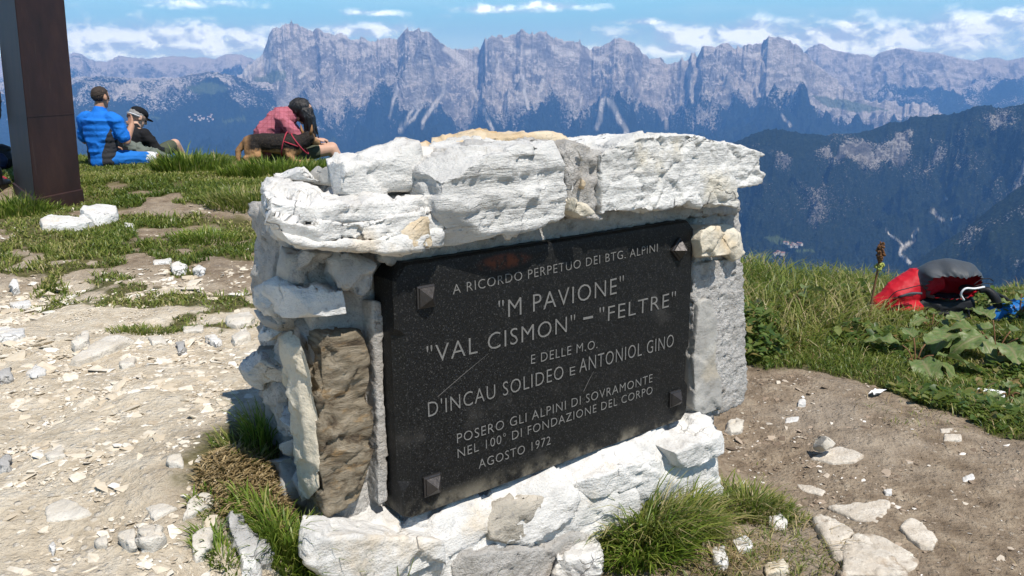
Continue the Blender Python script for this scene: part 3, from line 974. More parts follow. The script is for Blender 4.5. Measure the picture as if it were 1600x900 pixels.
def front_stone(name, px, w, d, mat, seed, dv=0.0, shrink=.94, back=None, wb=None, **kw):
    """stone whose front outline lies w proud of the plaque face and which runs d back into the wall"""
    ws = w if hasattr(w, '__len__') else [w] * len(px)
    F = [on(x, y, 1, -q) for (x, y), q in zip(px, ws)]
    if back is not None:
        B = [on(x, y, 1, -wb) for x, y in back]
    else:
        c = np.mean(F, 0)
        B = [c + (p - c) * shrink for p in F]
        B = [np.array([p[0], max(p[1], f[1]) + d if False else f[1] + d, p[2] + (dv if p[2] > c[2] else 0)]) for p, f in zip(B, F)]
    return stone(name, F, B, mat, seed, **kw)


def side_stone(name, px, u, d, mat, seed, shrink=.85, **kw):
    F = [on(x, y, 0, u) for x, y in px]
    c = np.mean(F, 0)
    B = [c + (p - c) * shrink for p in F]
    B = [np.array([u + d, p[1], p[2]]) for p in B]
    return stone(name, F, B, mat, seed, **kw)


# body of mortar and rubble
stone('masonry_core', [(-.17, .115, -.36), (1.40, .10, -.36), (1.40, .10, .80), (-.17, .115, .80)],
      [(-.16, .50, -.36), (1.36, .50, -.36), (1.36, .50, .80), (-.16, .50, .80)], 'mortar', 1, voxel=.011, facet=.012, fsize=.09, fb=.010, fscale=22, cuts=0)
# capstones
front_stone('capstone', [(411, 306), (440, 316), (500, 324), (560, 317), (640, 311), (694, 298), (694, 330), (620, 340), (560, 348), (480, 350), (430, 342), (411, 330)], .030, 0, 'lime', 2,
            back=[(412, 284), (440, 278), (500, 279), (560, 286), (640, 282), (694, 278), (694, 310), (620, 316), (560, 322), (480, 330), (430, 330), (410, 318)], wb=-.32,
            facet=.014, fsize=.12, fb=.004, strata=.006, sfreq=26, cuts=7, cut=.015, voxel=.0065, crackg=.008, label='upper chipped layer of the white capstone at the left end')
front_stone('capstone', [(414, 332), (480, 347), (560, 344), (640, 333), (692, 324), (692, 364), (620, 374), (540, 378), (470, 373), (424, 358)], .052, 0, 'lime', 63, wb=-.30, back=[(410, 318), (480, 332), (560, 330), (640, 322), (692, 314), (692, 345), (620, 354), (540, 360), (470, 356), (416, 345)],
            facet=.018, fsize=.10, fb=.004, strata=.008, sfreq=26, cuts=9, cut=.016, voxel=.0065, crackg=.010, label='middle broken layer of the white capstone at the left end')
front_stone('capstone', [(430, 361), (500, 376), (570, 376), (640, 366), (692, 358), (692, 386), (640, 394), (600, 398), (540, 394), (470, 388), (436, 376)], .066, 0, 'lime', 64, wb=-.30, back=[(418, 346), (500, 358), (570, 358), (640, 350), (692, 344), (692, 366), (640, 372), (600, 376), (540, 374), (470, 370), (424, 362)],
            facet=.012, fsize=.10, fb=.004, strata=.008, sfreq=30, cuts=7, cut=.012, voxel=.0075, label='thin lower layer of the white capstone at the left end')
front_stone('capstone', [(688, 268), (720, 248), (760, 236), (820, 228), (884, 221), (886, 336), (850, 352), (800, 365), (740, 379), (696, 387), (688, 330)], .075, .30, 'lime_layered', 3, dv=.01,
            facet=.012, fsize=.13, fb=.008, strata=.020, sfreq=22, pits=.018, crackg=.007, cscale=(4, 4, 12), voxel=.007, label='layered and pitted white capstone in the middle')
front_stone('capstone', [(940, 238), (975, 222), (1010, 212), (1050, 209), (1090, 211), (1125, 219), (1168, 225), (1171, 231), (1196, 238), (1196, 245), (1190, 247), (1188, 267), (1197, 270), (1197, 287), (1151, 293),
                         (1156, 326), (1125, 321), (1085, 323), (1074, 311), (1058, 325), (1000, 329), (952, 333), (940, 336)], .075, .32, 'lime_cracked', 4, dv=-.01, shrink=.97,
            facet=.007, fsize=.10, fb=.004, strata=.010, sfreq=30, cuts=3, cut=.010, voxel=.0062, crackg=.009, cscale=(8, 8, 13), label='cracked white capstone at the right end')
front_stone('capstone', [(556, 262), (600, 243), (680, 232), (740, 221), (770, 213), (800, 209), (860, 209), (905, 222), (905, 270), (700, 290), (560, 300)], -.20, .20, 'lime_tan', 5,
            facet=.015, fsize=.12, fb=.006, strata=.01, label='flat tan-topped capstone along the back')
front_stone('capstone', [(521, 262), (545, 251), (620, 245), (690, 236), (714, 240), (704, 275), (645, 294), (585, 314), (535, 312), (525, 285)], -.06, .18, 'lime', 6, facet=.022, fsize=.13, fb=.006,
            label='faceted white block bedded on top of the left capstone')
front_stone('capstone', [(712, 238), (745, 222), (780, 219), (790, 234), (740, 246), (715, 256)], -.04, .12, 'lime_grey', 61, facet=.012, fsize=.08, fb=.005)
front_stone('capstone', [(448, 282), (478, 266), (502, 262), (508, 306), (470, 306)], -.17, .15, 'lime', 7, facet=.014, fsize=.1, fb=.005)
front_stone('capstone', [(498, 262), (524, 256), (534, 312), (506, 306)], -.14, .14, 'lime_smooth', 8, facet=.012, fsize=.1, fb=.004)
front_stone('mortar_joint', [(880, 224), (905, 219), (944, 236), (946, 325), (936, 342), (888, 344)], .055, .28, 'mortar', 9, facet=.01, fsize=.05, fb=.008, fscale=30)
front_stone('filler_stone', [(882, 238), (899, 228), (907, 245), (901, 264), (888, 256)], .080, .05, 'lime_cream', 10, facet=.010, fsize=.04, fb=.003, voxel=.006)
front_stone('filler_stone', [(904, 268), (914, 262), (938, 300), (934, 309), (923, 306), (910, 290)], .080, .05, 'lime_tan', 12, facet=.006, fsize=.05, fb=.003, voxel=.006)
front_stone('filler_stone', [(889, 270), (905, 266), (915, 300), (888, 306)], .078, .05, 'lime', 14, facet=.006, fsize=.05, fb=.004, voxel=.006)
front_stone('filler_stone', [(888, 314), (915, 318), (933, 321), (936, 336), (925, 341), (892, 345)], .088, .06, 'lime_cream', 15, facet=.010, fsize=.05, fb=.004, voxel=.006)
front_stone('filler_stone', [(612, 345), (660, 322), (684, 318), (684, 386), (640, 391), (575, 389), (600, 372)], .071, .05, 'lime_tan', 16, facet=.006, fsize=.06, fb=.004, voxel=.006,
            label='ochre-stained plate in the lower edge of the cap')
# strip of mortar under the cap
front_stone('mortar_bed', [(585, 385), (700, 375), (900, 330), (1090, 312), (1160, 310), (1160, 335), (1085, 340), (900, 372), (700, 402), (600, 416)], -.035, .12, 'mortar', 17, facet=.008, fsize=.03, fb=.006, fscale=50, cuts=0)
# left pillar
front_stone('pillar_stone', [(520, 396), (560, 400), (586, 410), (590, 440), (577, 465), (558, 468), (540, 452), (524, 425)], -.03, .15, 'lime_grey', 18, facet=.020, fsize=.07, fb=.008)
front_stone('pillar_stone', [(440, 390), (520, 394), (528, 430), (545, 462), (450, 452)], -.13, .12, 'lime_smooth', 19, facet=.014, fsize=.12, fb=.004)
front_stone('pillar_stone', [(442, 458), (470, 452), (520, 456), (556, 466), (557, 490), (535, 501), (470, 502), (452, 508)], [-.10, -.06, -.03, -.01, -.01, -.02, -.05, -.1], .25, 'lime', 20, facet=.014, fsize=.08, fb=.008,
            label='jutting white lintel stone above the brown slab')
front_stone('pillar_stone', [(462, 508), (540, 503), (556, 508), (550, 530), (500, 542), (470, 528)], -.10, .08, 'lime_grey', 21, facet=.015, fsize=.06, fb=.008)  # dark grey strip added as the shade under the lintel
front_stone('pillar_stone', [(502, 522), (560, 516), (572, 520), (580, 600), (586, 700), (583, 762), (560, 790), (506, 808), (500, 740), (499, 640), (500, 560)], -.06, .10, 'brown_slab', 22,
            facet=.014, fsize=.09, fb=.006, strata=.012, sfreq=15, cuts=4, cut=.012, voxel=.0065, label='upright brown layered slab left of the plaque')
front_stone('pillar_stone', [(458, 514), (480, 522), (501, 530), (500, 640), (503, 740), (507, 806), (488, 800), (478, 700), (465, 600), (458, 560)],
            [-.105, -.08, -.058, -.058, -.058, -.058, -.08, -.09, -.105, -.105], .10, 'lime_cream', 23, facet=.010, fsize=.09, fb=.003, voxel=.0075, label='cream edge slab beside the brown slab')
front_stone('mortar_joint', [(580, 468), (597, 470), (607, 782), (590, 792), (590, 650), (585, 560)], -.065, .10, 'mortar', 24, facet=.003, fsize=.09, fb=.003, fscale=90, cuts=0, voxel=.006)
# rubble on the left side
for k, (px, u, d, mt) in enumerate([
        ([(383, 456), (405, 449), (424, 450), (430, 470), (425, 488), (395, 488), (384, 472)], -.235, .12, 'lime_layered'),
        ([(392, 488), (425, 490), (432, 512), (402, 520)], -.22, .12, 'lime_grey'),
        ([(386, 520), (408, 510), (422, 535), (408, 548), (390, 538)], -.23, .12, 'lime'),
        ([(394, 540), (416, 546), (424, 575), (404, 580)], -.225, .12, 'lime_smooth'),
        ([(367, 562), (398, 553), (412, 588), (406, 600), (371, 598)], -.25, .14, 'lime_layered'),
        ([(408, 565), (428, 520), (442, 500), (448, 640), (456, 700), (440, 704), (428, 640), (412, 612)], -.195, .12, 'mortar'),
        ([(432, 398), (444, 380), (482, 390), (462, 430), (447, 475), (430, 450)], -.195, .12, 'mortar'),
        ([(424, 682), (448, 668), (458, 700), (436, 710)], -.215, .12, 'lime_grey'),
        ([(406, 716), (430, 704), (448, 770), (446, 806), (415, 775)], -.215, .12, 'lime_smooth'),
        ([(442, 712), (462, 735), (470, 802), (452, 780)], -.205, .12, 'lime'),
        ([(426, 640), (446, 636), (456, 692), (436, 690)], -.21, .12, 'lime'),
        ([(404, 602), (426, 600), (436, 652), (416, 655)], -.21, .12, 'lime_grey'),
        ([(422, 405), (434, 386), (442, 440), (428, 456)], -.20, .12, 'lime'),
        ([(418, 470), (440, 452), (448, 510), (430, 530)], -.205, .12, 'lime_grey')]):
    side_stone('rubble_stone', px, u, d, mt, 30 + k, facet=.020, fsize=.09, fb=.004 if mt != 'mortar' else .008, strata=.012 if mt == 'lime_layered' else 0, voxel=.0075)
# plinth
prof_ = [(.12, -.006), (-.008, -.010), (-.04, -.030), (-.07, -.075), (-.085, -.15), (-.09, -.45), (.30, -.45)]
stone('plinth', [(-.25, y + .06, v) for y, v in prof_], [(1.20, y, v) for y, v in prof_], 'lime', 50, voxel=.009, facet=.030, fsize=.20, fb=.005, strata=.004, cuts=0)
front_stone('plinth_stone', [(486, 852), (500, 840), (560, 836), (640, 842), (700, 838), (712, 854), (705, 876), (600, 925), (500, 925), (482, 885)], .055, .14, 'lime', 51, facet=.012, fsize=.14, fb=.006)
front_stone('plinth_stone', [(764, 815), (795, 790), (845, 772), (900, 765), (926, 780), (902, 806), (864, 834), (800, 862), (768, 852)], .052, .12, 'lime_ochre', 52,
            facet=.010, fsize=.05, fb=.006, strata=.008, label='grey and ochre knobbly stone in the plinth')
front_stone('plinth_stone', [(1045, 716), (1062, 704), (1090, 692), (1133, 678), (1138, 694), (1133, 714), (1110, 726), (1080, 737), (1052, 732)], .115, .25, 'lime', 53, facet=.012, fsize=.14, fb=.005,
            label='white end stone of the plinth overhanging a dark gap')
front_stone('plinth_stone', [(900, 764), (940, 742), (985, 726), (1042, 712), (1048, 732), (1005, 762), (930, 784)], .072, .12, 'lime', 54, facet=.010, fsize=.12, fb=.007)
front_stone('plinth_stone', [(1036, 752), (1070, 742), (1108, 738), (1112, 775), (1050, 800)], .02, .12, 'mortar', 55, facet=.02, fsize=.05, fb=.008)
front_stone('plinth_stone', [(716, 868), (770, 860), (850, 856), (905, 830), (940, 850), (900, 930), (720, 940)], .070, .12, 'mortar', 56, facet=.012, fsize=.10, fb=.007)
# right pillar
front_stone('pillar_mortar', [(1083, 330), (1156, 322), (1160, 400), (1163, 425), (1083, 430)], -.05, .34, 'mortar', 57, facet=.010, fsize=.06, fb=.008, fscale=22)
front_stone('pillar_stone', [(1083, 412), (1150, 404), (1162, 414), (1165, 500), (1168, 600), (1166, 626), (1132, 646), (1083, 662)], -.035, .36, 'pebbled', 58, shrink=.97, facet=.006, fsize=.022, fb=.004, fscale=70, cuts=0, voxel=.0075,
            label='pebbly mortar facing of the right pillar')
front_stone('pillar_stone', [(1093, 470), (1112, 464), (1121, 520), (1119, 560), (1130, 600), (1126, 640), (1100, 650), (1086, 642), (1084, 560)], -.018, .05, 'lime_smooth', 59, facet=.008, fsize=.14, fb=.003, cuts=6, cut=.01, voxel=.0065,
            label='smooth grey facing stone of the right pillar')
front_stone('pillar_stone', [(1089, 372), (1098, 358), (1120, 355), (1134, 364), (1150, 400), (1128, 410), (1110, 414), (1096, 411)], .035, .12, 'lime_cream', 60, facet=.012, fsize=.08, fb=.004, smooth=3, voxel=.0075,
            label='rounded cream stone jutting under the cap')
front_stone('pillar_stone', [(1126, 356), (1138, 346), (1152, 352), (1168, 394), (1160, 412), (1148, 408), (1138, 384)], .005, .14, 'lime_cream', 62, facet=.012, fsize=.06, fb=.004, voxel=.0075)

# ---- plaque
PW, PH, PT = 1.108, .68, .10
bm = bmesh.new()
lv = [(.012, .006), (.085, .006), (.105, .026), (.50, .026), (.518, .007), (.640, .007)]
V_ = lambda *p: bm.verts.new(p)
fl = [V_(c, 0, v) for v, c in lv]; sl = [V_(0, c, v) for v, c in lv]; bl = [V_(0, PT, v) for v, c in lv]
# front outline of the right-hand part, with broken corners
fo = [V_(.036, .002, PH - .006), V_(PW - .03, .002, PH - .006), V_(PW - .006, .002, PH - .03), V_(PW - .006, .002, .26), V_(PW - .018, .002, .245), V_(PW - .018, .002, .14), V_(PW - .004, .002, .12), V_(PW - .005, .002, .03), V_(PW - .03, .002, .006), V_(.03, .002, .004)]
bo = [V_(.036, .012, PH), V_(PW - .03, .012, PH), V_(PW, .012, PH - .03), V_(PW, .012, .26), V_(PW - .010, .012, .245), V_(PW - .010, .012, .14), V_(PW, .012, .12), V_(PW, .012, .03), V_(PW - .03, .012, 0), V_(.03, .012, -.004)]
ko = [V_(v.co.x, PT, v.co.z) for v in bo]
bm.faces.new(fl + fo)
for i in range(len(lv) - 1):
    bm.faces.new((fl[i], sl[i], sl[i + 1], fl[i + 1])); bm.faces.new((sl[i], bl[i], bl[i + 1], sl[i + 1]))
F2 = [fl[-1]] + fo + [fl[0]]; S2 = [sl[-1]] + bo + [sl[0]]; K2 = [bl[-1]] + ko + [bl[0]]
for i in range(len(F2) - 1):
    bm.faces.new((F2[i], S2[i], S2[i + 1], F2[i + 1])); bm.faces.new((S2[i], K2[i], K2[i + 1], S2[i + 1]))
bm.faces.new((bl[::-1] + ko[::-1])[:])
bmesh.ops.recalc_face_normals(bm, faces=bm.faces)
plaque = bm_obj('plaque', bm, M['granite'], monument, False)
plaque['label'] = 'black speckled granite plaque with an engraved Italian inscription'


def inscription(text, p0, p1, hpx, xs=1.0):
    cu = bpy.data.curves.new('t', 'FONT'); cu.body = text; cu.extrude = .012; cu.offset = -.011; cu.resolution_u = 3; cu.space_character = 1.12
    to = bpy.data.objects.new('t', cu); COL.objects.link(to)
    dg = bpy.context.evaluated_depsgraph_get(); dg.update()
    me = bpy.data.meshes.new_from_object(to.evaluated_get(dg)); bpy.data.objects.remove(to)
    a = on(*p0, 1, 0); b = on(*p1, 1, 0); c = on(p0[0], p0[1] - hpx, 1, 0)
    V = get_co(me)
    V[:, 0] -= V[:, 0].min(); w = V[:, 0].max()
    ymax = V[:, 1].max(); y0 = 0.0
    L = math.hypot(b[0] - a[0], b[2] - a[2]); H = c[2] - a[2]
    ang = math.atan2(b[2] - a[2], b[0] - a[0])
    X = V[:, 0] / w * L; Z = V[:, 1] / ymax * H; D = V[:, 2]
    # hand-cut letters waver a little
    Z = Z + .0007 * vnoise(np.stack([X * 40, 0 * X, 0 * X], -1), int(a[2] * 1000) % 97)
    R_ = np.stack([a[0] + X * math.cos(ang) - Z * math.sin(ang), -.0006 - D / .012 * .0005, a[2] + X * math.sin(ang) + Z * math.cos(ang)], -1)
    set_co(me, R_)
    me.materials.append(M['letter'])
    bm = bmesh.new(); bm.from_mesh(me); bm.verts.ensure_lookup_table()
    seen = set(); iv = []
    for v in bm.verts:                          # extent of every letter
        if v.index in seen: continue
        stack = [v]; seen.add(v.index); lo_, hi_ = 1e9, -1e9
        while stack:
            q = stack.pop(); lo_ = min(lo_, X[q.index]); hi_ = max(hi_, X[q.index])
            for e in q.link_edges:
                o2 = e.other_vert(q)
                if o2.index not in seen: seen.add(o2.index); stack.append(o2)
        iv.append((lo_, hi_))
    bm.free(); iv.sort()
    lim = [-1e9]; reach = iv[0][1]
    for lo_, hi_ in iv[1:]:
        if lo_ - reach > .30 * H: lim.append((lo_ + reach) / 2)
        reach = max(reach, hi_)
    lim.append(1e9)
    for lo, hi in zip(lim[:-1], lim[1:]):
        bm = bmesh.new(); bm.from_mesh(me); bm.verts.ensure_lookup_table()
        bmesh.ops.delete(bm, geom=[v for v in bm.verts if not (lo < X[v.index] < hi)], context='VERTS')
        bm_obj('engraved_word', bm, M['letter'], plaque, False)
    bpy.data.meshes.remove(me)


inscription('A RICORDO PERPETUO DEI BTG. ALPINI', (707.5, 460), (1027, 393), 15)
inscription('"M PAVIONE"', (779, 499.4), (974, 456.6), 29)
inscription('"VAL CISMON"', (667, 569.7), (898, 516.2), 28.5)
inscription('-', (911, 509.5), (926, 506), 13)
inscription('"FELTRE"', (936, 505), (1055, 477.5), 24)
inscription('E DELLE M.O.', (829.5, 569), (933, 544), 14.4)
inscription("D'INCAU SOLIDEO", (669, 652), (880, 591.5), 24)
inscription('E', (890, 587.5), (898.5, 585), 13)
inscription('ANTONIOL GINO', (905, 582.5), (1052, 541.5), 21.5)
inscription('POSERO GLI ALPINI DI SOVRAMONTE', (714, 693), (1019, 597), 15)
inscription('NEL 100° DI FONDAZIONE DEL CORPO', (715, 715.6), (1019, 615), 15)
inscription('AGOSTO 1972', (748, 732.5), (860, 694), 14)
# a long pale scratch
for (a_, b_) in (((684, 620), (764, 552)), ((912, 612), (928, 580))):
    p = on(*a_, 1, -.0006); q = on(*b_, 1, -.0006)
    bm = bmesh.new(); dn = np.array([-(q - p)[2], 0, (q - p)[0]]); dn = dn / np.linalg.norm(dn) * .0007
    mid = (p + q) / 2 + dn * 2
    prism(bm, [p - dn, mid - dn, q, mid + dn, p + dn], [x + np.array([0, .0005, 0]) for x in (p - dn, mid - dn, q, mid + dn, p + dn)])
    bm_obj('scratch', bm, M['scratch'], plaque, False)
for cx_, cy_, tilt, w_, h_ in ((664, 463, 0, .052, .058), (674, 757, 0, .052, .056), (1053, 622, 0, .050, .052), (1060, 389, 45, .052, .052)):
    c = on(cx_, cy_, 1, 0)
    bm = bmesh.new()
    r1 = [(-.5, -.5), (.5, -.5), (.5, .5), (-.5, .5)]
    lay = [(1.0, .001), (1.0, -.006), (.86, -.008), (.84, -.012)]
    prev = None
    for s_, y in lay:
        cur = [bm.verts.new((a * s_ * w_, y, b * s_ * h_)) for a, b in r1]
        if prev:
            for i in range(4): bm.faces.new((prev[i], prev[(i + 1) % 4], cur[(i + 1) % 4], cur[i]))
        else: bm.faces.new(cur[::-1])
        prev = cur
    tip = bm.verts.new((0, -.036, 0))
    for i in range(4): bm.faces.new((prev[i], prev[(i + 1) % 4], tip))
    bmesh.ops.recalc_face_normals(bm, faces=bm.faces)
    b = bm_obj('stud', bm, M['bronze'], plaque, False)
    b.location = c; b.rotation_euler = (0, rad(tilt), 0)

# ---------------------------------------------------------------- stones lying on the summit
def ground_stone(px, h, mat, seed, label, name='stone', group='stones lying around the memorial', tilt=0.0, sink=.02, voxel=None, lift=0.0, cat='stone', **kw):
    P = ground_hit([p[0] for p in px], [p[1] for p in px])
    c = P.mean(0)
    h = h * (.48 if mat == 'stone_dirty' else .70)
    if lift:
        P = P + np.array([0, 0, lift]) - (ray(np.mean([p[0] for p in px]), np.mean([p[1] for p in px])) * (lift / -ray(np.mean([p[0] for p in px]), np.mean([p[1] for p in px]))[2])) * np.array([1, 1, 0]) * -1 * 0
    size = np.ptp(P, 0)[:2].max()
    base = P.copy(); base[:, 2] = gz(P[:, 0], P[:, 1]) - sink + lift
    top = c + (P - c) * .95
    top[:, 2] = gz(P[:, 0], P[:, 1]) + h + lift + tilt * (P[:, 1] - c[1])
    o0 = np.array([c[0], c[1], gz1(c[0], c[1])])
    bm = bmesh.new(); prism(bm, top - o0, base - o0)
    me = fused(bm, voxel or max(.0048, min(.014, size / 42)), 1)
    k = dict(facet=min(.016, h * .28), fsize=max(.04, size * .40), fb=min(.005, h * .08), fscale=16, strata=min(.003, h * .05), sfreq=40, cuts=10, cut=h * .25)
    k.update(kw)
    rock_skin(me, seed, **k)
    me.materials.append(M[mat])
    o = link(name, me); o.location = o0
    return tag(o, label, cat, group)


GS = [
    # right-hand foreground
    ([(1268, 816), (1280, 811), (1296, 812), (1338, 842), (1320, 860), (1317, 888), (1303, 884)], .055, 'stone_dirty', 'long pale slab half buried at the lower right, leaning beside a pointed one'),
    ([(1317, 856), (1330, 842), (1350, 846), (1385, 872), (1425, 912), (1310, 915)], .065, 'stone_dirty', 'pointed pale slab cut by the lower picture edge, right of the grass tuft'),
    ([(1290, 794), (1320, 790), (1355, 788), (1380, 781), (1395, 786), (1390, 800), (1372, 822), (1335, 815)], .022, 'stone_dirty', 'flat pale slab with a notched tip lying above the leaning slabs'),
    ([(1340, 838), (1358, 834), (1385, 843), (1440, 878), (1434, 890), (1418, 894), (1385, 880), (1350, 855)], .018, 'stone_dirty', 'flat elongated slab trodden into the soil between the pointed slab and the round one'),
    ([(1403, 826), (1412, 815), (1425, 811), (1440, 818), (1466, 848), (1460, 862), (1440, 860), (1418, 846)], .030, 'stone_dirty', 'rounded flat slab, rightmost of the lower right group'),
    ([(1264, 719), (1285, 708), (1310, 698), (1335, 706), (1352, 716), (1338, 724), (1300, 727)], .020, 'stone_dirty', 'flat cream slab with a small boulder resting on it'),
    ([(1474, 680), (1502, 680), (1503, 691), (1474, 690)], .018, 'stone_dirty', 'small square slab at the edge of the grass on the right'),
    ([(1468, 672), (1490, 670), (1498, 678), (1470, 679)], .015, 'stone_dirty', 'small brownish stone touching the square slab by the grass'),
    ([(1134, 666), (1150, 658), (1162, 664), (1160, 676), (1142, 682), (1132, 676)], .035, 'stone_field', 'pale stone lying against the right foot of the memorial'),
    ([(1200, 814), (1222, 808), (1231, 822), (1226, 832), (1205, 830)], .030, 'lime', 'white lump at the soil edge right of the grass tuft'),
    ([(1240, 756), (1270, 760), (1292, 768), (1284, 776), (1252, 768)], .010, 'stone_dirty', 'thin buried slab showing as a pale streak in the brown soil'),
    ([(1140, 852), (1164, 845), (1177, 858), (1170, 868), (1150, 868)], .035, 'lime', 'white rounded stone among the roots right of the grass tuft'),
    ([(1110, 868), (1130, 862), (1138, 884), (1132, 896), (1118, 890)], .035, 'lime', 'upright white chip at the right foot of the grass tuft'),
    ([(1192, 888), (1224, 880), (1233, 892), (1228, 902), (1196, 904)], .030, 'lime_cream', 'cream stone on the lower picture edge right of the grass tuft'),
    ([(1150, 758), (1166, 752), (1172, 770), (1160, 776)], .02, 'stone_field', 'small grey stone in the grass behind the right plinth stone'),
    ([(1245, 628), (1258, 627), (1260, 636), (1246, 637)], .022, 'lime', 'small white stone alone on the soil right of the memorial'),
    ([(1228, 655), (1250, 652), (1246, 661), (1226, 663)], .012, 'lime', 'thin white flake behind the stacked slab and boulder'),
    ([(1196, 660), (1214, 664), (1206, 671), (1196, 668)], .012, 'stone_dirty', 'small buff flake close to the right pillar'),
    ([(1380, 768), (1392, 766), (1394, 774), (1382, 775)], .014, 'lime', 'small white pebble above the notched flat slab'),
    ([(1500, 748), (1520, 742), (1524, 750), (1504, 756)], .012, 'lime', 'white shard on the bare soil far right'),
    # foreground below the plaque
    ([(862, 872), (884, 850), (915, 850), (938, 874), (936, 905), (866, 908)], .095, 'lime', 'blocky white stone at the foot of the plinth beside the big grass tuft'),
    ([(352, 822), (362, 815), (374, 842), (398, 855), (424, 872), (428, 898), (396, 898), (368, 878)], .075, 'lime_grey', 'jagged grey-white stone in the grassy bank left of the memorial'),
    ([(372, 905), (380, 880), (396, 884), (412, 905)], .05, 'lime', 'white wedge on the lower edge below the grassy bank'),
    ([(298, 862), (316, 838), (332, 832), (338, 842), (322, 880), (300, 884)], .040, 'stone_field', 'tilted grey slab at the left foot of the grassy bank'),
    # left
    ([(60, 352), (75, 346), (140, 346), (152, 354), (125, 362), (66, 361)], .06, 'lime', 'low long white slab in the grass beside the steel post'),
    ([(120, 346), (150, 333), (182, 332), (187, 346), (152, 354)], .095, 'lime', 'thicker white slab leaning on the long one beside the steel post'),
    ([(194, 356), (210, 354), (210, 361), (196, 362)], .05, 'lime', 'small white stone right of the two white slabs near the post'),
    ([(-6, 520), (38, 519), (42, 528), (20, 536), (-6, 535)], .03, 'lime', 'white slab cut by the left picture edge at mid height'),
    ([(106, 572), (135, 552), (165, 536), (190, 531), (212, 536), (186, 548), (150, 566), (120, 575)], .040, 'stone_field', 'large ribbed bedrock slab in the shingle on the left'),
    ([(112, 548), (128, 530), (141, 528), (140, 546), (118, 556)], .055, 'stone_field', 'angular stone propped behind the ribbed bedrock slab'),
    ([(230, 532), (255, 530), (262, 540), (240, 543)], .030, 'stone_field', 'flat pale stone above the small grey cube on the shingle'),
    ([(275, 542), (289, 540), (293, 554), (280, 558)], .040, 'lime_grey', 'small grey cube of stone on the shingle left of the memorial'),
    ([(284, 515), (320, 513), (318, 522), (286, 523)], .025, 'stone_field', 'thin flat stone at the grass edge left of the memorial'),
    ([(320, 533), (336, 529), (348, 540), (338, 546)], .035, 'lime', 'white pointed stone on the shingle nearest the protruding masonry'),
    ([(184, 568), (212, 566), (214, 576), (190, 580)], .030, 'stone_field', 'pale brick-shaped stone below the bedrock slab'),
    ([(352, 500), (392, 492), (398, 506), (372, 518), (354, 512)], .035, 'stone_field', 'broad flat stone behind the left side of the memorial'),
    ([(360, 535), (385, 520), (390, 536), (366, 544)], .045, 'stone_field', 'brown-edged stone tucked behind the protruding masonry'),
    ([(70, 795), (100, 781), (128, 792), (146, 806), (110, 818), (70, 818)], .012, 'stone_field', 'broad flush bedrock plate in the lower left shingle'),
    ([(186, 850), (205, 836), (216, 842), (214, 862), (190, 864)], .040, 'stone_field', 'pale angular stone left of its larger twin near the lower edge'),
    ([(216, 846), (236, 828), (256, 834), (262, 852), (244, 866), (220, 866)], .050, 'stone_field', 'larger of two pale angular stones near the lower edge'),
    ([(145, 855), (170, 846), (174, 858), (150, 862)], .030, 'stone_field', 'low grey stone left of the two pale angular stones'),
    ([(74, 862), (82, 852), (91, 864), (84, 871)], .03, 'lime', 'small white triangular stone in the lower left corner'),
    ([(262, 722), (288, 720), (288, 733), (263, 734)], .030, 'stone_field', 'small brick-shaped stone in the middle of the shingle'),
    ([(225, 795), (258, 788), (280, 796), (240, 815)], .012, 'stone_field', 'smooth plate of bedrock left of the grassy bank'),
    ([(300, 780), (330, 772), (338, 792), (306, 808), (284, 818)], .020, 'stone_field', 'pale ledge of rock ending at the dark hollow under the bank'),
    ([(0, 730), (14, 722), (18, 738), (0, 742)], .04, 'lime_grey', 'dark-edged stone cut by the left edge in the lower shingle'),
    ([(66, 715), (100, 704), (104, 716), (78, 724)], .022, 'stone_field', 'sloping flat shard in the left shingle'),
    ([(0, 592), (16, 580), (20, 598), (0, 604)], .05, 'lime_grey', 'grey lump cut by the left edge above the shingle'),
    ([(40, 590), (58, 578), (74, 588), (52, 598)], .03, 'lime', 'white flake above the left end of the shingle'),
    ([(14, 452), (22, 447), (32, 458), (20, 463)], .06, 'lime', 'small upright white stone in the far left grass'),
    ([(16, 478), (48, 473), (50, 480), (20, 484)], .025, 'lime', 'flat white flake below the upright white stone'),
    ([(238, 410), (270, 406), (268, 414), (240, 416)], .02, 'lime', 'white flakes bedded flush in the meadow path'),
    ([(268, 424), (280, 418), (294, 422), (290, 430), (270, 430)], .05, 'lime', 'rounded white stone, left one of two side by side in the meadow'),
    ([(300, 426), (310, 421), (322, 428), (318, 433), (302, 432)], .05, 'lime', 'rounded white stone, right one of two side by side in the meadow'),
]
for k, (px, h, mt, lab) in enumerate(GS):
    ground_stone(px, h, mt, 200 + k, lab)
# the small boulder on the flat slab
c6 = ground_hit([1300], [712])[0]
bm = bmesh.new()
prof6 = [(1270, 681), (1279, 678), (1293, 678), (1311, 689), (1309, 698), (1290, 702), (1272, 700)]
dep6 = float((c6 - CAM) @ FWD) - .01
F6 = [CAM + ray(x, y) * (dep6 - .03) for x, y in prof6]; B6 = [CAM + ray(x, y) * (dep6 + .05) for x, y in prof6]
F6 = np.array(F6); B6 = np.array(B6)
prism(bm, F6 - c6, B6 - c6)
me = fused(bm, .006, 3); rock_skin(me, 300, facet=.010, fsize=.07, fb=.003, cuts=12, cut=.02)
V = get_co(me); V[:, 2] -= V[:, 2].min() - .004; set_co(me, V)
me.materials.append(M['stone_field'])
o = link('stone', me); o.location = c6
tag(o, 'small grey-brown boulder resting on a flat cream slab', 'stone')

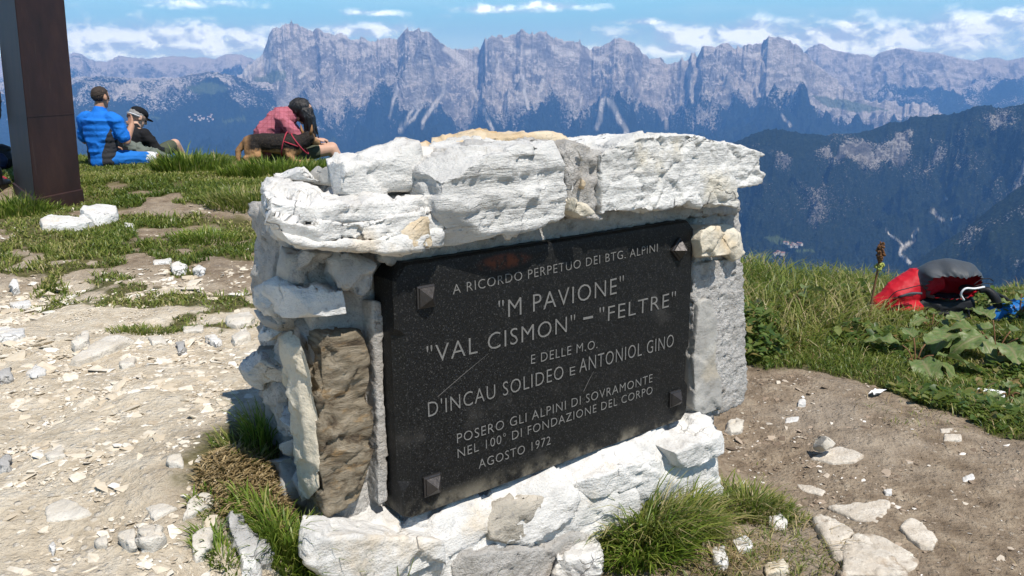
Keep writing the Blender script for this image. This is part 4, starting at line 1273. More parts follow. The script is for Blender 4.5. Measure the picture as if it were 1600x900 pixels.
# ---- shingle: thousands of angular chips
def chip_variants(n=14):
    out = []
    for k in range(n):
        bm = bmesh.new()
        for q in range(13):
            v = RNG.normal(size=3); v /= np.linalg.norm(v)
            bm.verts.new(v * np.array([1, .55 + .4 * RNG.random(), .26 + .3 * RNG.random()]) * (.8 + .3 * RNG.random()))
        r = bmesh.ops.convex_hull(bm, input=bm.verts)
        bmesh.ops.delete(bm, geom=[g for g in r['geom_interior'] if isinstance(g, bmesh.types.BMVert)], context='VERTS')
        bmesh.ops.triangulate(bm, faces=bm.faces)
        bm.verts.index_update(); bm.verts.ensure_lookup_table()
        out.append((np.array([v.co for v in bm.verts]), np.array([[v.index for v in f.verts] for f in bm.faces])))
        bm.free()
    return out


CH = chip_variants()


def scatter_chips(name, xs, ys, size, mat, flat=.5, seed=1, sink=-.04):
    r = np.random.default_rng(seed)
    z = gz(xs, ys)
    Vs, Fs, Ts, off = [], [], [], 0
    var = r.integers(0, len(CH), len(xs))
    for k, (cv_, cf) in enumerate(CH):
        m = np.where(var == k)[0]
        if not len(m): continue
        a = r.random(len(m)) * 6.283; tl = r.normal(size=(len(m), 2)) * .22
        V = cv_[None] * size[m][:, None, None] * np.array([1, 1, flat])
        x = V[..., 0] * np.cos(a)[:, None] - V[..., 1] * np.sin(a)[:, None]
        y = V[..., 0] * np.sin(a)[:, None] + V[..., 1] * np.cos(a)[:, None]
        zc = V[..., 2] + x * tl[:, :1] + y * tl[:, 1:]
        P = np.stack([x + xs[m][:, None], y + ys[m][:, None], zc + (z[m] + size[m] * sink)[:, None]], -1)
        n = len(cv_)
        Vs.append(P.reshape(-1, 3)); Fs.append((cf[None] + (np.arange(len(m)) * n)[:, None, None]).reshape(-1, 3) + off)
        Ts.append(np.repeat(r.random(len(m)), n)); off += n * len(m)
    me = mesh_arrays(name, np.concatenate(Vs), tris=np.concatenate(Fs), mat=mat, attrs={'tint': np.concatenate(Ts)}, smooth=False)
    return tag(link(name, me), kind='stuff')


m_, T = mat_new('shingle_chips')
tn = T.attr('tint'); cw = T.n('ShaderNodeNewGeometry').outputs['Position']
nn = T.noise(cw, 60, 5, .6)
cc = T.ramp(tn, [(0, (.33, .275, .205)), (.12, (.46, .39, .29)), (.55, (.58, .52, .42)), (.85, (.64, .60, .52)), (1, (.70, .68, .63))])
cc = T.mix(T.math('MULTIPLY', T.sstep(nn, .42, .66), .6), cc, (.50, .425, .32))
finish(T, cc, .9, T.bump(nn, .4, .004), .2)
M['chips'] = m_
m_, T = mat_new('soil_pebble')
tn = T.attr('tint')
finish(T, T.ramp(tn, [(0, (.12, .09, .065)), (.35, (.27, .205, .15)), (.7, (.38, .31, .24)), (.85, (.52, .47, .39)), (1, (.74, .70, .65))]), .95, None, .15)
M['pebbles'] = m_


def sample_ground(n, x0, x1, y0, y1, wfn, seed):
    r = np.random.default_rng(seed)
    x = x0 + (x1 - x0) * r.random(n); y = y0 + (y1 - y0) * r.random(n)
    g, gr, st = zones(x, y, None)
    px, py, dz = to_px(np.stack([x, y, gz(x, y)], -1))
    keep = (px > -90) & (px < 1690) & (py < 985) & (r.random(n) < wfn(g, gr, st, px, py, dz, x, y))
    return x[keep], y[keep], g[keep], gr[keep], px[keep], py[keep], dz[keep]


mon_c = MO + MR @ np.array([.6, .28, 0])


def outside_mon(x, y, pad=.03):
    d = np.stack([x - MO[0], y - MO[1], 0 * x], -1) @ MR
    return ~((d[:, 0] > -.26 - pad) & (d[:, 0] < 1.45 + pad) & (d[:, 1] > -.13 - pad) & (d[:, 1] < .52 + pad))


x, y, g, gr, px, py, dz = sample_ground(150000, -4.2, .3, .9, 6.0, lambda g, gr, st, px, py, dz, x, y: (g * (1 - gr) + .22 * (1 - gr) * ss(6.2 - y) * (x < 0)) * np.clip((2.6 / np.maximum(dz, 1.2)), .35, 1) * outside_mon(x, y), 3)
r_ = np.random.default_rng(5)
clump = ss(fbm(P3(x * 1.7, y * 1.7), 3, 12), -.35, .35)
sz = (.0028 + .008 * r_.random(len(x)) ** 3 * (.5 + clump) + .036 * r_.random(len(x)) ** 22 * clump) * np.clip(dz / 2.4, .8, 1.7)
scatter_chips('shingle', x, y, sz, M['chips'], seed=2)
x, y, g, gr, px, py, dz = sample_ground(2600, -4.2, .3, 1.0, 5.2, lambda g, gr, st, px, py, dz, x, y: g * (1 - gr) * ss(fbm(P3(x * 1.3, y * 1.3), 3, 13), -.3, .4) * .55 * outside_mon(x, y), 7)
scatter_chips('embedded_rubble', x, y, (.016 + .034 * r_.random(len(x)) ** 2) * np.clip(dz / 2.6, .8, 1.4), M['chips'], flat=.30, seed=9, sink=-.06)
x, y, g, gr, px, py, dz = sample_ground(60000, .2, 4.5, 1.2, 5.0, lambda g, gr, st, px, py, dz, x, y: (.34 + .50 * ss(fbm(P3(x * 2, y * 2), 3, 8), -.1, .4)) * (1 - gr) * outside_mon(x, y), 4)
sz = .0028 + .007 * r_.random(len(x)) ** 3 + .020 * r_.random(len(x)) ** 14
scatter_chips('soil_pebbles', x, y, sz, M['pebbles'], seed=6)
# pale stones strewn through the meadow
x, y, g, gr, px, py, dz = sample_ground(9000, -6, .2, 4.0, 8.0, lambda g, gr, st, px, py, dz, x, y: .05 * (1 - .75 * gr) * ss(7.4 - y, 0, 2), 14)
scatter_chips('meadow_stones', x, y, .010 + .035 * r_.random(len(x)) ** 4, M['chips'], seed=8)

# ---------------------------------------------------------------- grass
def blades(name, x, y, h, w, lean, mat, seed, tint=None, z=None, kind='stuff', direction=None, origin=(0, 0, 0)):
    r = np.random.default_rng(seed)
    n = len(x)
    z = gz(x, y) - .004 if z is None else z
    a = r.random(n) * 6.283 if direction is None else direction + r.normal(size=n) * .5
    face = a + 1.57 + r.normal(size=n) * .6
    dx, dy = np.cos(a), np.sin(a); fx, fy = np.cos(face), np.sin(face)
    V = np.zeros((n, 7, 3)); 
    for k, (t, wt) in enumerate(((0, .8), (.4, 1.0), (.75, .68))):
        cx = x + dx * lean * h * t ** 2; cy = y + dy * lean * h * t ** 2
        cz = z + h * (t - .30 * lean * t ** 3)
        V[:, 2 * k, 0] = cx - fx * w * wt / 2; V[:, 2 * k, 1] = cy - fy * w * wt / 2; V[:, 2 * k, 2] = cz
        V[:, 2 * k + 1, 0] = cx + fx * w * wt / 2; V[:, 2 * k + 1, 1] = cy + fy * w * wt / 2; V[:, 2 * k + 1, 2] = cz
    V[:, 6, 0] = x + dx * lean * h; V[:, 6, 1] = y + dy * lean * h; V[:, 6, 2] = z + h * (1 - .34 * lean)
    V -= np.array(origin)
    b = (np.arange(n) * 7)[:, None]
    q = np.concatenate([b + np.array([[0, 1, 3, 2]]), b + np.array([[2, 3, 5, 4]])])
    t_ = b + np.array([[4, 5, 6]])
    tint = r.random(n) if tint is None else tint
    me = mesh_arrays(name, V.reshape(-1, 3), quads=q, tris=t_, mat=mat, attrs={'tint': np.repeat(tint, 7)}, smooth=True)
    o = link(name, me)
    if kind: o['kind'] = kind
    return o


# short trodden sward of the left meadow
x, y, g, gr, px, py, dz = sample_ground(420000, -7.0, 1.2, 3.3, 9.4, lambda g, gr, st, px, py, dz, x, y: ss(gr + .6 * fbm(P3(x * 4.5, y * 4.5), 4, 18), .25, .85) * ss(gr, .1, .5) * .75 * (px < 700), 21)
hv = fbm(P3(x * 2.2, y * 2.2), 4, 19)
h = (.014 + .034 * ss(hv, -.25, .5) + .030 * r_.random(len(x)) ** 3) * (1 + .25 * ss(y, 7, 9))
tin = (.52 + .30 * fbm(P3(x * 1.1, y * 1.1), 4, 22) * 1.4 - .22 * ss(hv, 0, .5) + .22 * r_.normal(size=len(x))).clip(0, 1)
blades('meadow_grass', x, y, h, .0038 + .0009 * dz * .7, .35 + .7 * r_.random(len(x)), M['grass'], 31, tin)
# grass of the right-hand edge, short in front and tall at the drop
x, y, g, gr, px, py, dz = sample_ground(190000, .6, 4.8, 2.3, 6.2, lambda g, gr, st, px, py, dz, x, y: ss(gr, .3, .8) * .8 * outside_mon(x, y) * (px > 1060), 23)
tall = ss(y - (3.95 - .30 * (x - 1.0)) + .3 * fbm(P3(x * 1.4, y * 1.4), 3, 26), .15, .95)
tall *= 1 - .92 * np.exp(-((px - 1520) / 135) ** 2)
h = (.03 + .03 * r_.random(len(x))) * (1 - tall) + tall * (.07 + .24 * r_.random(len(x)) ** 2.6)
tin = (.47 + .5 * fbm(P3(x * 2, y * 2), 4, 27) + .22 * r_.normal(size=len(x))).clip(0, 1)
keep = r_.random(len(x)) < (1 - .45 * tall)
blades('edge_grass', x[keep], y[keep], h[keep], .0045 + .0035 * tall[keep], .3 + .75 * r_.random(keep.sum()), M['grass'], 33, tin[keep])
xs2, ys2, g2, gr2, px2, py2, dz2 = sample_ground(30000, .3, 4.6, 1.3, 4.6, lambda g, gr, st, px, py, dz, x, y: (1 - gr) * ss(fbm(P3(x * 2.4, y * 2.4), 4, 88), .12, .45) * .5 * outside_mon(x, y), 89)
blades('sparse_grass', xs2, ys2, .012 + .03 * r_.random(len(xs2)) ** 2, .0035, .5 + .8 * r_.random(len(xs2)), M['grass'], 35, (.5 + .3 * r_.normal(size=len(xs2))).clip(0, 1))
xs2, ys2, g2, gr2, px2, py2, dz2 = sample_ground(9000, .3, 4.6, 1.3, 4.6, lambda g, gr, st, px, py, dz, x, y: (1 - gr) * ss(fbm(P3(x * 1.8, y * 1.8), 4, 98), .0, .4) * .4 * outside_mon(x, y), 99)
blades('straw', xs2, ys2, .02 + .04 * r_.random(len(xs2)), .0024, 1.6 + .6 * r_.random(len(xs2)), M['dry'], 36, z=gz(xs2, ys2) + .004)
# ragged dry stems around it
k2 = r_.random(len(x)) < .04
blades('dry_stalks', x[k2], y[k2], h[k2] * 1.2, .004, .5 + .6 * r_.random(k2.sum()), M['dry'], 34)


def tuft(px, py, rx, ry, n, h0, h1, mat, seed, label, w=.0055, lean=(.3, .9), cat='grass tuft', spread=.6, outward=True):
    """a clump of grass rooted round the ground point at a pixel"""
    c = ground_hit([px], [py])[0]
    r = np.random.default_rng(seed)
    a = r.random(n) * 6.283; q = np.sqrt(r.random(n))
    x = c[0] + np.cos(a) * q * rx; y = c[1] + np.sin(a) * q * ry
    h = h0 + (h1 - h0) * r.random(n) ** 1.6
    h *= (1 - .35 * q) * (.55 + .6 * (fbm(P3(x * 14, y * 14), 2, seed) + .5).clip(0, 1))
    w = w * (.55 + .9 * r.random(n) ** 1.5)
    o = blades('grass_tuft', x, y, h, w, lean[0] + (lean[1] - lean[0]) * r.random(n), mat, seed, kind=None,
               direction=a + .9 * r.normal(size=n) * (1 - q) if outward else None, origin=c)
    o.location = c
    return tag(o, label, cat, 'grass tufts')


tuft(300, 270, .34, .20, 1700, .12, .33, M['lush'], 401, 'tall bright green grass tuft on the brow between the seated people', w=.010, lean=(.1, .55))
tuft(345, 268, .16, .14, 500, .10, .26, M['grass'], 421, 'thin pale grass tuft right of the tall one on the brow', w=.008, lean=(.2, .7))
tuft(440, 276, .55, .16, 3000, .10, .25, M['lush'], 402, 'long band of lush grass in front of the dog on the brow', w=.009, lean=(.15, .6))
tuft(395, 318, .35, .22, 1500, .08, .20, M['grass'], 403, 'paler leaning grass tuft below the lush band near the capstone', w=.007, lean=(.3, .9))
tuft(20, 335, .30, .20, 1500, .08, .22, M['lush'], 404, 'grass tuft left of the foot of the steel post', w=.007, lean=(.2, .8))
tuft(320, 375, .22, .14, 700, .05, .12, M['lush'], 405, 'dark grass tuft in the middle of the trodden meadow', w=.006)
tuft(225, 520, .16, .08, 500, .03, .07, M['grass'], 406, 'small low grass tuft at the border of shingle and meadow', w=.005)
tuft(415, 690, .055, .10, 240, .08, .22, M['lush'], 407, 'dark grass tuft in the shade of the left masonry', w=.004, lean=(.2, .8))
tuft(378, 705, .08, .06, 300, .03, .08, M['grass'], 408, 'yellowish grass tuft on top of the earth bank', w=.004, lean=(.3, 1.0))
tuft(452, 868, .12, .085, 1700, .06, .20, M['lush'], 409, 'dense green grass tuft at the left foot of the plinth', w=.0042, lean=(.25, .95))
tuft(335, 800, .06, .05, 260, .03, .08, M['lush'], 410, 'small grass tuft hanging over the hollow in the bank', w=.004, lean=(.4, 1.0))
tuft(345, 870, .06, .05, 300, .03, .09, M['lush'], 411, 'small grass tuft between the jagged stone and the tilted slab', w=.004, lean=(.4, 1.0))
tuft(1010, 838, .22, .10, 2300, .08, .27, M['grass'], 412, 'large arching grass tuft in front of the plinth', w=.0058, lean=(.45, 1.15))
tuft(1000, 875, .14, .08, 700, .08, .24, M['lush'], 413, 'glossy broad-bladed grass tuft lowest in front of the plinth', w=.0070, lean=(.5, 1.2))
tuft(1165, 790, .17, .12, 1500, .04, .14, M['grass'], 414, 'spreading grass tuft at the right corner of the plinth', w=.0045, lean=(.4, 1.1))
tuft(1225, 815, .12, .05, 420, .02, .05, M['grass'], 415, 'low creeping grass right of the spreading tuft', w=.004, lean=(.5, 1.2), cat='grass')
tuft(925, 815, .05, .05, 46, .18, .34, M['lush'], 416, 'few tall single grass blades rising before the plaque', w=.006, lean=(.12, .5))
tuft(1045, 790, .04, .03, 22, .16, .34, M['lush'], 417, 'few tall grass blades beside the overhanging end stone', w=.006, lean=(.15, .55))
tuft(640, 985, .26, .05, 150, .14, .30, M['grass'], 418, 'sparse grass stems in front of the white plinth boulder', w=.0026, lean=(.1, .6))
tuft(1230, 480, .55, .22, 1300, .10, .27, M['lush'], 419, 'tall grass beside the right pillar at the drop', w=.008, lean=(.2, .75))
tuft(1120, 880, .10, .08, 240, .03, .10, M['dry'], 420, 'withered straw-coloured grass under the large arching tuft', w=.004, lean=(.6, 1.2))
tuft(1010, 790, .12, .05, 240, .03, .09, M['dry'], 422, 'withered grass in the hollow below the plinth', w=.0035, lean=(.6, 1.2))
c = ground_hit([1090], [842])[0]
n = 2600
a = r_.random(n) * 6.283; q = r_.random(n) ** .6
bx, by = c[0] + np.cos(a) * q * .50, c[1] + np.sin(a) * q * .26
kk = (fbm(P3(bx * 7, by * 7), 3, 120) > -.12) & outside_mon(bx, by, 0)
blades('short_sward', bx[kk], by[kk], .012 + .045 * r_.random(kk.sum()) ** 2, .0036, .4 + 1.0 * r_.random(kk.sum()), M['grass'], 431)
kk = r_.random(n) < .18
blades('straw_litter', bx[kk], by[kk], .025 + .05 * r_.random(kk.sum()), .0026, 1.5 + .7 * r_.random(kk.sum()), M['dry'], 432, z=gz(bx[kk], by[kk]) + .004)
# matted bank of earth left of the memorial
c = ground_hit([385], [765])[0]
n = 4200
a = r_.random(n) * 6.283; q = np.sqrt(r_.random(n))
o = blades('thatch', c[0] + np.cos(a) * q * .11, c[1] + np.sin(a) * q * .14, .012 + .03 * r_.random(n), .006, .6 + .6 * r_.random(n), M['dry'], 430)

# ---------------------------------------------------------------- steel post
A_ = ground_hit([57], [331])[0]; B_ = ground_hit([129], [317])[0]; C_ = ground_hit([24], [299])[0]
e1 = (B_ - A_) * [1, 1, 0]; e2 = (C_ - A_) * [1, 1, 0]
w1 = np.linalg.norm(e1); w2 = np.linalg.norm(e2); d1 = e1 / w1; d2 = e2 / np.linalg.norm(e2)
post = empty('steel_post', A_)
tag(post, 'thick dark brown rusted steel post standing in the grass at the left edge', 'post')
zb = min(A_[2], B_[2], C_[2]) - .15 - A_[2]
HP = 4.6; ln = np.array([.030, .0, 0])
sec = [np.array([0, 0, 0]), d1 * w1, d1 * w1 + d2 * w2, d2 * w2]
bm = bmesh.new()
prism(bm, [p + np.array([0, 0, zb]) + ln * zb for p in sec], [p + np.array([0, 0, HP]) + ln * HP for p in sec])
bmesh.ops.bevel(bm, geom=[e for e in bm.edges], offset=.006, segments=2, affect='EDGES')
bm_obj('shaft', bm, M['corten'], post, False)
bm = bmesh.new()
cc_ = sum(sec) / 4
prism(bm, [cc_ + (p - cc_) * 1.06 + np.array([0, 0, zb]) for p in sec], [cc_ + (p - cc_) * 1.06 + np.array([0, 0, .09]) for p in sec])
bmesh.ops.bevel(bm, geom=[e for e in bm.edges], offset=.004, segments=1, affect='EDGES')
bm_obj('base_collar', bm, M['corten'], post, False)
for zc in (.62, 1.62):
    bm = bmesh.new()
    prism(bm, [cc_ + (p - cc_) * 1.006 + np.array([0, 0, zc]) + ln * zc for p in sec], [cc_ + (p - cc_) * 1.006 + np.array([0, 0, zc + .006]) + ln * zc for p in sec])
    bm_obj('weld_seam', bm, M['corten'], post, False)

# ---------------------------------------------------------------- people
def cloth_mat(name, col, extra=None, rough=.85, fine=220):
    m, T = mat_new(name)
    co = obj_co(T)
    n = T.noise(co, 9, 6, .6, .6); nf = T.noise(co, fine, 2)
    c = T.mix(T.math('MULTIPLY', T.sstep(n, .4, .7), .25), tuple(col), tuple(x * .6 for x in col))
    if extra: c = extra(T, co, c)
    finish(T, c, rough, T.bump(T.math('ADD', n, T.math('MULTIPLY', nf, .15)), .5, .012), .2)
    return m


def side_panels(T, co, c):
    s_ = T.n('ShaderNodeSeparateXYZ'); T.put(s_.inputs[0], co)
    ax = T.math('ABSOLUTE', s_.outputs[0])
    lim = T.math('ADD', .075, T.math('MULTIPLY', T.math('MAXIMUM', T.math('SUBTRACT', s_.outputs[2], .15), 0), .36))
    a = T.math('MULTIPLY', T.math('GREATER_THAN', ax, lim), T.math('LESS_THAN', s_.outputs[2], .43))
    a = T.math('MULTIPLY', a, T.math('LESS_THAN', ax, .178))
    edge = T.math('LESS_THAN', T.math('ABSOLUTE', T.math('SUBTRACT', ax, lim)), .004)
    c = T.mix(a, c, (.035, .036, .042))
    return c


def plaid(T, co, c):
    s_ = T.n('ShaderNodeSeparateXYZ'); T.put(s_.inputs[0], co)
    for k, fr in ((1, 42), (2, 46), (0, 42)):
        w = T.math('SINE', T.math('MULTIPLY', s_.outputs[k], fr * 3.6))
        c = T.mix(T.math('MULTIPLY', T.sstep(w, .78, .97), .40), c, (.22, .045, .06))
    return c


M['skin'] = flat_mat('tanned_skin', (.40, .22, .145), .55, .15, 60, .25)
M['skin_pale'] = flat_mat('pale_skin', (.52, .32, .23), .55, .15, 60, .2)
M['blue_shirt'] = cloth_mat('blue_sports_shirt', (.012, .16, .60), side_panels)
M['blue_shorts'] = cloth_mat('blue_shorts', (.015, .15, .50))
M['black_shirt'] = cloth_mat('black_shirt', (.012, .012, .014))
M['plaid'] = cloth_mat('red_checked_shirt', (.40, .125, .165), plaid)
M['olive'] = cloth_mat('olive_shorts', (.07, .08, .055))
M['grey_green'] = cloth_mat('grey_green_jacket', (.13, .15, .13))
M['white_cloth'] = cloth_mat('white_cloth', (.62, .63, .66))
M['hair_dark'] = flat_mat('short_dark_hair', (.045, .033, .027), .7, .8, 260, .5)
M['hair_black'] = flat_mat('long_black_hair', (.008, .007, .008), .38, .9, 70, .5, .5, stretch=(5, 5, .35))
M['hair_grey'] = flat_mat('grey_hair', (.28, .27, .26), .7, .8, 260, .5)
M['cap'] = cloth_mat('black_cap', (.010, .011, .014))


def soft(name, build, voxel, smooth, mat, parent, folds=0.0, seed=1, fs=(9, 9, 16)):
    bm = bmesh.new(); build(bm)
    me = fused(bm, voxel, smooth)
    if folds:
        V = get_co(me); N = get_no(me)
        w = ridged(V * np.array(fs) + seed, 3, seed, .5) - .4
        set_co(me, V + N * (folds * w)[:, None])
    for m in (mat if isinstance(mat, (list, tuple)) else [mat]): me.materials.append(m)
    return link(name, me, parent)


def hand(bm, wrist, d, up, s=1.0, curl=.5):
    """palm with four bent fingers and a thumb leaving its side"""
    wrist, d, up = Vector(wrist), Vector(d).normalized(), Vector(up).normalized()
    side = d.cross(up).normalized(); up = side.cross(d)
    p = wrist + d * .045 * s
    for k in (-1, 0, 1): limb(bm, wrist + side * .010 * k * s, .020 * s, p + d * .03 * s + side * .022 * k * s, .014 * s, 8)
    for k, L in ((-1.5, .062), (-.5, .075), (.5, .070), (1.5, .055)):
        a = p + d * .035 * s + side * .017 * k * s
        b = a + (d * .55 - up * .3 * curl) * L * s
        c = b + (d * (.45 - .5 * curl) - up * .75 * curl) * L * .8 * s
        limb(bm, a, .0095 * s, b, .0085 * s, 8); limb(bm, b, .0085 * s, c, .0065 * s, 8)
    a = wrist + d * .02 * s + side * .024 * s; b = a + (d * .6 + side * .7 - up * .2) * .035 * s; c = b + (d * .9 - up * .3) * .03 * s
    limb(bm, a, .012 * s, b, .010 * s, 8); limb(bm, b, .010 * s, c, .008 * s, 8)


def head(bm, c, fwd, s=1.0, ears=True):
    """skull, jaw, nose, brow, lips and ears looking along fwd"""
    c, f = Vector(c), Vector(fwd).normalized()
    side = f.cross(Vector((0, 0, 1))).normalized(); up = side.cross(f)
    mt = Matrix((side, f, up)).transposed().to_4x4()
    for q, r in (((0, -.012, .025), (.076, .092, .082)), ((0, .020, -.045), (.056, .062, .062)), ((0, .098, -.022), (.012, .016, .020)), ((0, .080, .012), (.045, .016, .010)),
                 ((0, .076, -.062), (.022, .012, .008)), ((0, .066, -.092), (.022, .018, .014))):
        bmesh.ops.create_icosphere(bm, subdivisions=3, radius=1, matrix=Matrix.Translation(c) @ mt @ Matrix.Translation(Vector(q) * s) @ Matrix.Diagonal((*(Vector(r) * s), 1)))
    if ears:
        for k in (-1, 1):
            bmesh.ops.create_icosphere(bm, subdivisions=2, radius=1, matrix=Matrix.Translation(c) @ mt @ Matrix.Translation(Vector((.080 * k, -.008, -.012)) * s) @ Matrix.Diagonal((.012 * s, .022 * s, .032 * s, 1)))
    return mt


def eyes(parent, c, fwd, s=1.0):
    c, f = Vector(c), Vector(fwd).normalized()
    side = f.cross(Vector((0, 0, 1))).normalized(); up = side.cross(f)
    for k in (-1, 1):
        bm = bmesh.new(); ball(bm, c + (side * .030 * k + f * .076 - up * .004) * s, .010 * s, sub=2)
        bm_obj('eye', bm, M['eye'], parent)


M['eye'] = flat_mat('dark_eye', (.03, .02, .015), .2)


def hair_cap(name, c, fwd, mat, parent, s=1.0, keep=lambda p: True, grow=1.06, voxel=.007, rough_=.004):
    c, f = Vector(c), Vector(fwd).normalized()
    side = f.cross(Vector((0, 0, 1))).normalized(); up = side.cross(f)
    mt = Matrix((side, f, up)).transposed().to_4x4()
    bm = bmesh.new()
    bmesh.ops.create_icosphere(bm, subdivisions=5, radius=1)
    base = [v.co.copy() for v in bm.verts]
    dele = [v for v in bm.verts if not keep(v.co)]
    bmesh.ops.delete(bm, geom=dele, context='VERTS')
    r = bmesh.ops.solidify(bm, geom=list(bm.faces), thickness=.10)
    for v in bm.verts:
        p = Vector((v.co.x * .076, v.co.y * .092 - .012, v.co.z * .082 + .025)) * grow * s
        v.co = c + mt.to_3x3() @ p
    me = bpy.data.meshes.new(name); bm.to_mesh(me); bm.free()
    V = get_co(me); set_co(me, V + np.stack([vnoise(V * 90, k) for k in (1, 2, 3)], -1) * rough_ * s)
    for p in me.polygons: p.use_smooth = True
    me.materials.append(mat)
    return link(name, me, parent)


# -- man in the blue shirt, seen from behind
bp = ground_hit([155], [262])[0]
sc1 = 128 / FPX * float((bp - CAM) @ FWD) / .865
man = empty('person', bp + np.array([0, .12, -.01]), (0, 0, rad(-16)))
man.scale = (sc1,) * 3
tag(man, 'seated person in a bright blue shirt with dark side panels, seen from behind', 'person')
hc = (.012, .035, .735); hf = (.12, .98, -.10)


def b(bm):
    ball(bm, (0, 0, .12), (.165, .12, .115)); ball(bm, (0, -.012, .27), (.150, .108, .17)); ball(bm, (0, -.01, .43), (.178, .115, .15)); ball(bm, (0, -.005, .52), (.165, .085, .07))
    limb(bm, (0, .0, .55), .062, (.004, .025, .67), .055)
    head(bm, hc, hf)
    for k in (-1, 1):
        limb(bm, (.165 * k, -.005, .515), .062, (.205 * k, .0, .49), .058)
    chain(bm, [((.19, .0, .49), .056), ((.265, .045, .275), .044)]); chain(bm, [((.265, .045, .275), .044), ((.225, .20, .43), .032)]); hand(bm, (.225, .20, .43), (-.3, .3, .9), (0, 1, .2))
    chain(bm, [((-.19, .0, .49), .056), ((-.27, .06, .28), .044), ((-.15, .27, .20), .032)]); hand(bm, (-.15, .27, .20), (.7, .7, -.1), (0, 0, 1))
    chain(bm, [((.09, .03, .085), .088), ((.50, .21, .085), .062), ((.22, .50, .055), .042)]); limb(bm, (.22, .50, .055), .036, (.14, .60, .045), .03)
    chain(bm, [((-.09, .03, .085), .088), ((-.40, .32, .10), .062), ((.02, .52, .055), .042)]); limb(bm, (.02, .52, .055), .036, (.12, .58, .045), .03)


soft('body', b, .009, 2, M['skin'], man)


def b(bm):
    for q, (rx, ry) in enumerate(((.180, .135), (.176, .130), (.172, .126), (.174, .125), (.180, .126), (.186, .128), (.190, .128), (.188, .122))):
        ball(bm, (0, -.006 - .002 * q, .07 + .058 * q), (rx, ry, .085))
    ball(bm, (0, -.005, .525), (.186, .106, .072)); limb(bm, (0, .0, .54), .082, (.002, .012, .615), .066)
    for k in (-1, 1):
        limb(bm, (.150 * k, -.003, .520), .082, (.198 * k, .0, .490), .080)
        limb(bm, (.194 * k, .0, .490), .078, (.252 * k, .03, .325), .064)


soft('shirt', b, .009, 6, M['blue_shirt'], man, .020, 3, (7, 7, 9))


def b(bm):
    ball(bm, (0, .01, .08), (.180, .13, .095))
    limb(bm, (.09, .03, .085), .104, (.44, .185, .088), .078); limb(bm, (-.09, .03, .085), .104, (-.34, .27, .10), .078)


soft('shorts', b, .009, 2, M['blue_shorts'], man, .012, 5)
soft('shorts_hem', lambda bm: limb(bm, (.42, .176, .088), .081, (.465, .196, .086), .078), .008, 1, M['white_cloth'], man, .006, 6)
hair_cap('hair', hc, hf, M['hair_dark'], man, 1.0, lambda p: p.z > (-.95 if p.y < -.1 else -.35) and (p.y < .42 or p.z > .45), 1.03)
eyes(man, hc, hf)
for k, (x_, y_) in enumerate(((.14, .60), (.12, .60))):
    soft('shoe', lambda bm: chain(bm, [((x_ + .03 * k, y_ - .02 * k, .05), .045), ((x_ + .09 + .03 * k, y_ + .07, .04), .034)]), .01, 1, M['cap'], man)

# -- man in black with a cap, lower on the brow
dpt = 9.0
hp = CAM + ray(204, 184) * dpt
gp = np.array([hp[0], hp[1], gz1(hp[0], hp[1])])
man2 = empty('person', gp + np.array([0.03, -.06, 0]), (0, 0, rad(-22)))
tag(man2, 'seated person in black shirt and black cap with head bowed, beside the blue shirt', 'person')
H2 = hp[2] - gp[2]
hc2 = (.0, .10, H2); hf2 = (.32, .80, -.45)


def b(bm):
    ball(bm, (0, -.02, .12), (.16, .12, .115)); ball(bm, (0, -.04, H2 * .42), (.145, .105, .14)); ball(bm, (0, -.01, H2 * .62), (.165, .105, .12)); ball(bm, (0, .01, H2 * .72), (.15, .08, .06))
    limb(bm, (0, .02, H2 * .76), .058, (.0, .08, H2 * .9), .052)
    head(bm, hc2, hf2)
    chain(bm, [((.16, .01, H2 * .70), .055), ((.25, .07, H2 * .38), .044), ((.12, .28, H2 * .34), .032)]); hand(bm, (.12, .28, H2 * .34), (-.6, .7, .1), (0, 0, 1))
    chain(bm, [((-.16, .01, H2 * .70), .055), ((-.25, .07, H2 * .38), .044), ((-.10, .28, H2 * .34), .032)]); hand(bm, (-.10, .28, H2 * .34), (.6, .7, .1), (0, 0, 1))
    for k in (-1, 1):
        chain(bm, [((.09 * k, .02, .085), .085), ((.16 * k, .42, .24), .060), ((.13 * k, .66, -.10), .042)])
        limb(bm, (.13 * k, .66, -.10), .036, (.13 * k, .78, -.14), .03)


soft('body', b, .010, 2, M['skin_pale'], man2)


def b(bm):
    ball(bm, (0, -.02, .10), (.172, .13, .10)); ball(bm, (0, -.04, H2 * .42), (.158, .118, .16)); ball(bm, (0, -.01, H2 * .62), (.176, .116, .125)); ball(bm, (0, .01, H2 * .73), (.157, .088, .058))
    limb(bm, (0, .02, H2 * .76), .066, (0, .045, H2 * .82), .060)
    for k in (-1, 1):
        chain(bm, [((.155 * k, .01, H2 * .70), .066), ((.25 * k, .07, H2 * .38), .056), ((.18 * k, .19, H2 * .36), .046)])


soft('shirt', b, .010, 3, M['black_shirt'], man2, .014, 8)


def b(bm):
    for k in (-1, 1): limb(bm, (.09 * k, .02, .085), .098, (.155 * k, .36, .22), .074)
    ball(bm, (0, .0, .08), (.172, .12, .09))


soft('shorts', b, .010, 2, M['olive'], man2, .01, 9)
hair_cap('hair', hc2, hf2, M['hair_grey'], man2, 1.0, lambda p: p.z > -.5 and p.y < .25, 1.04)


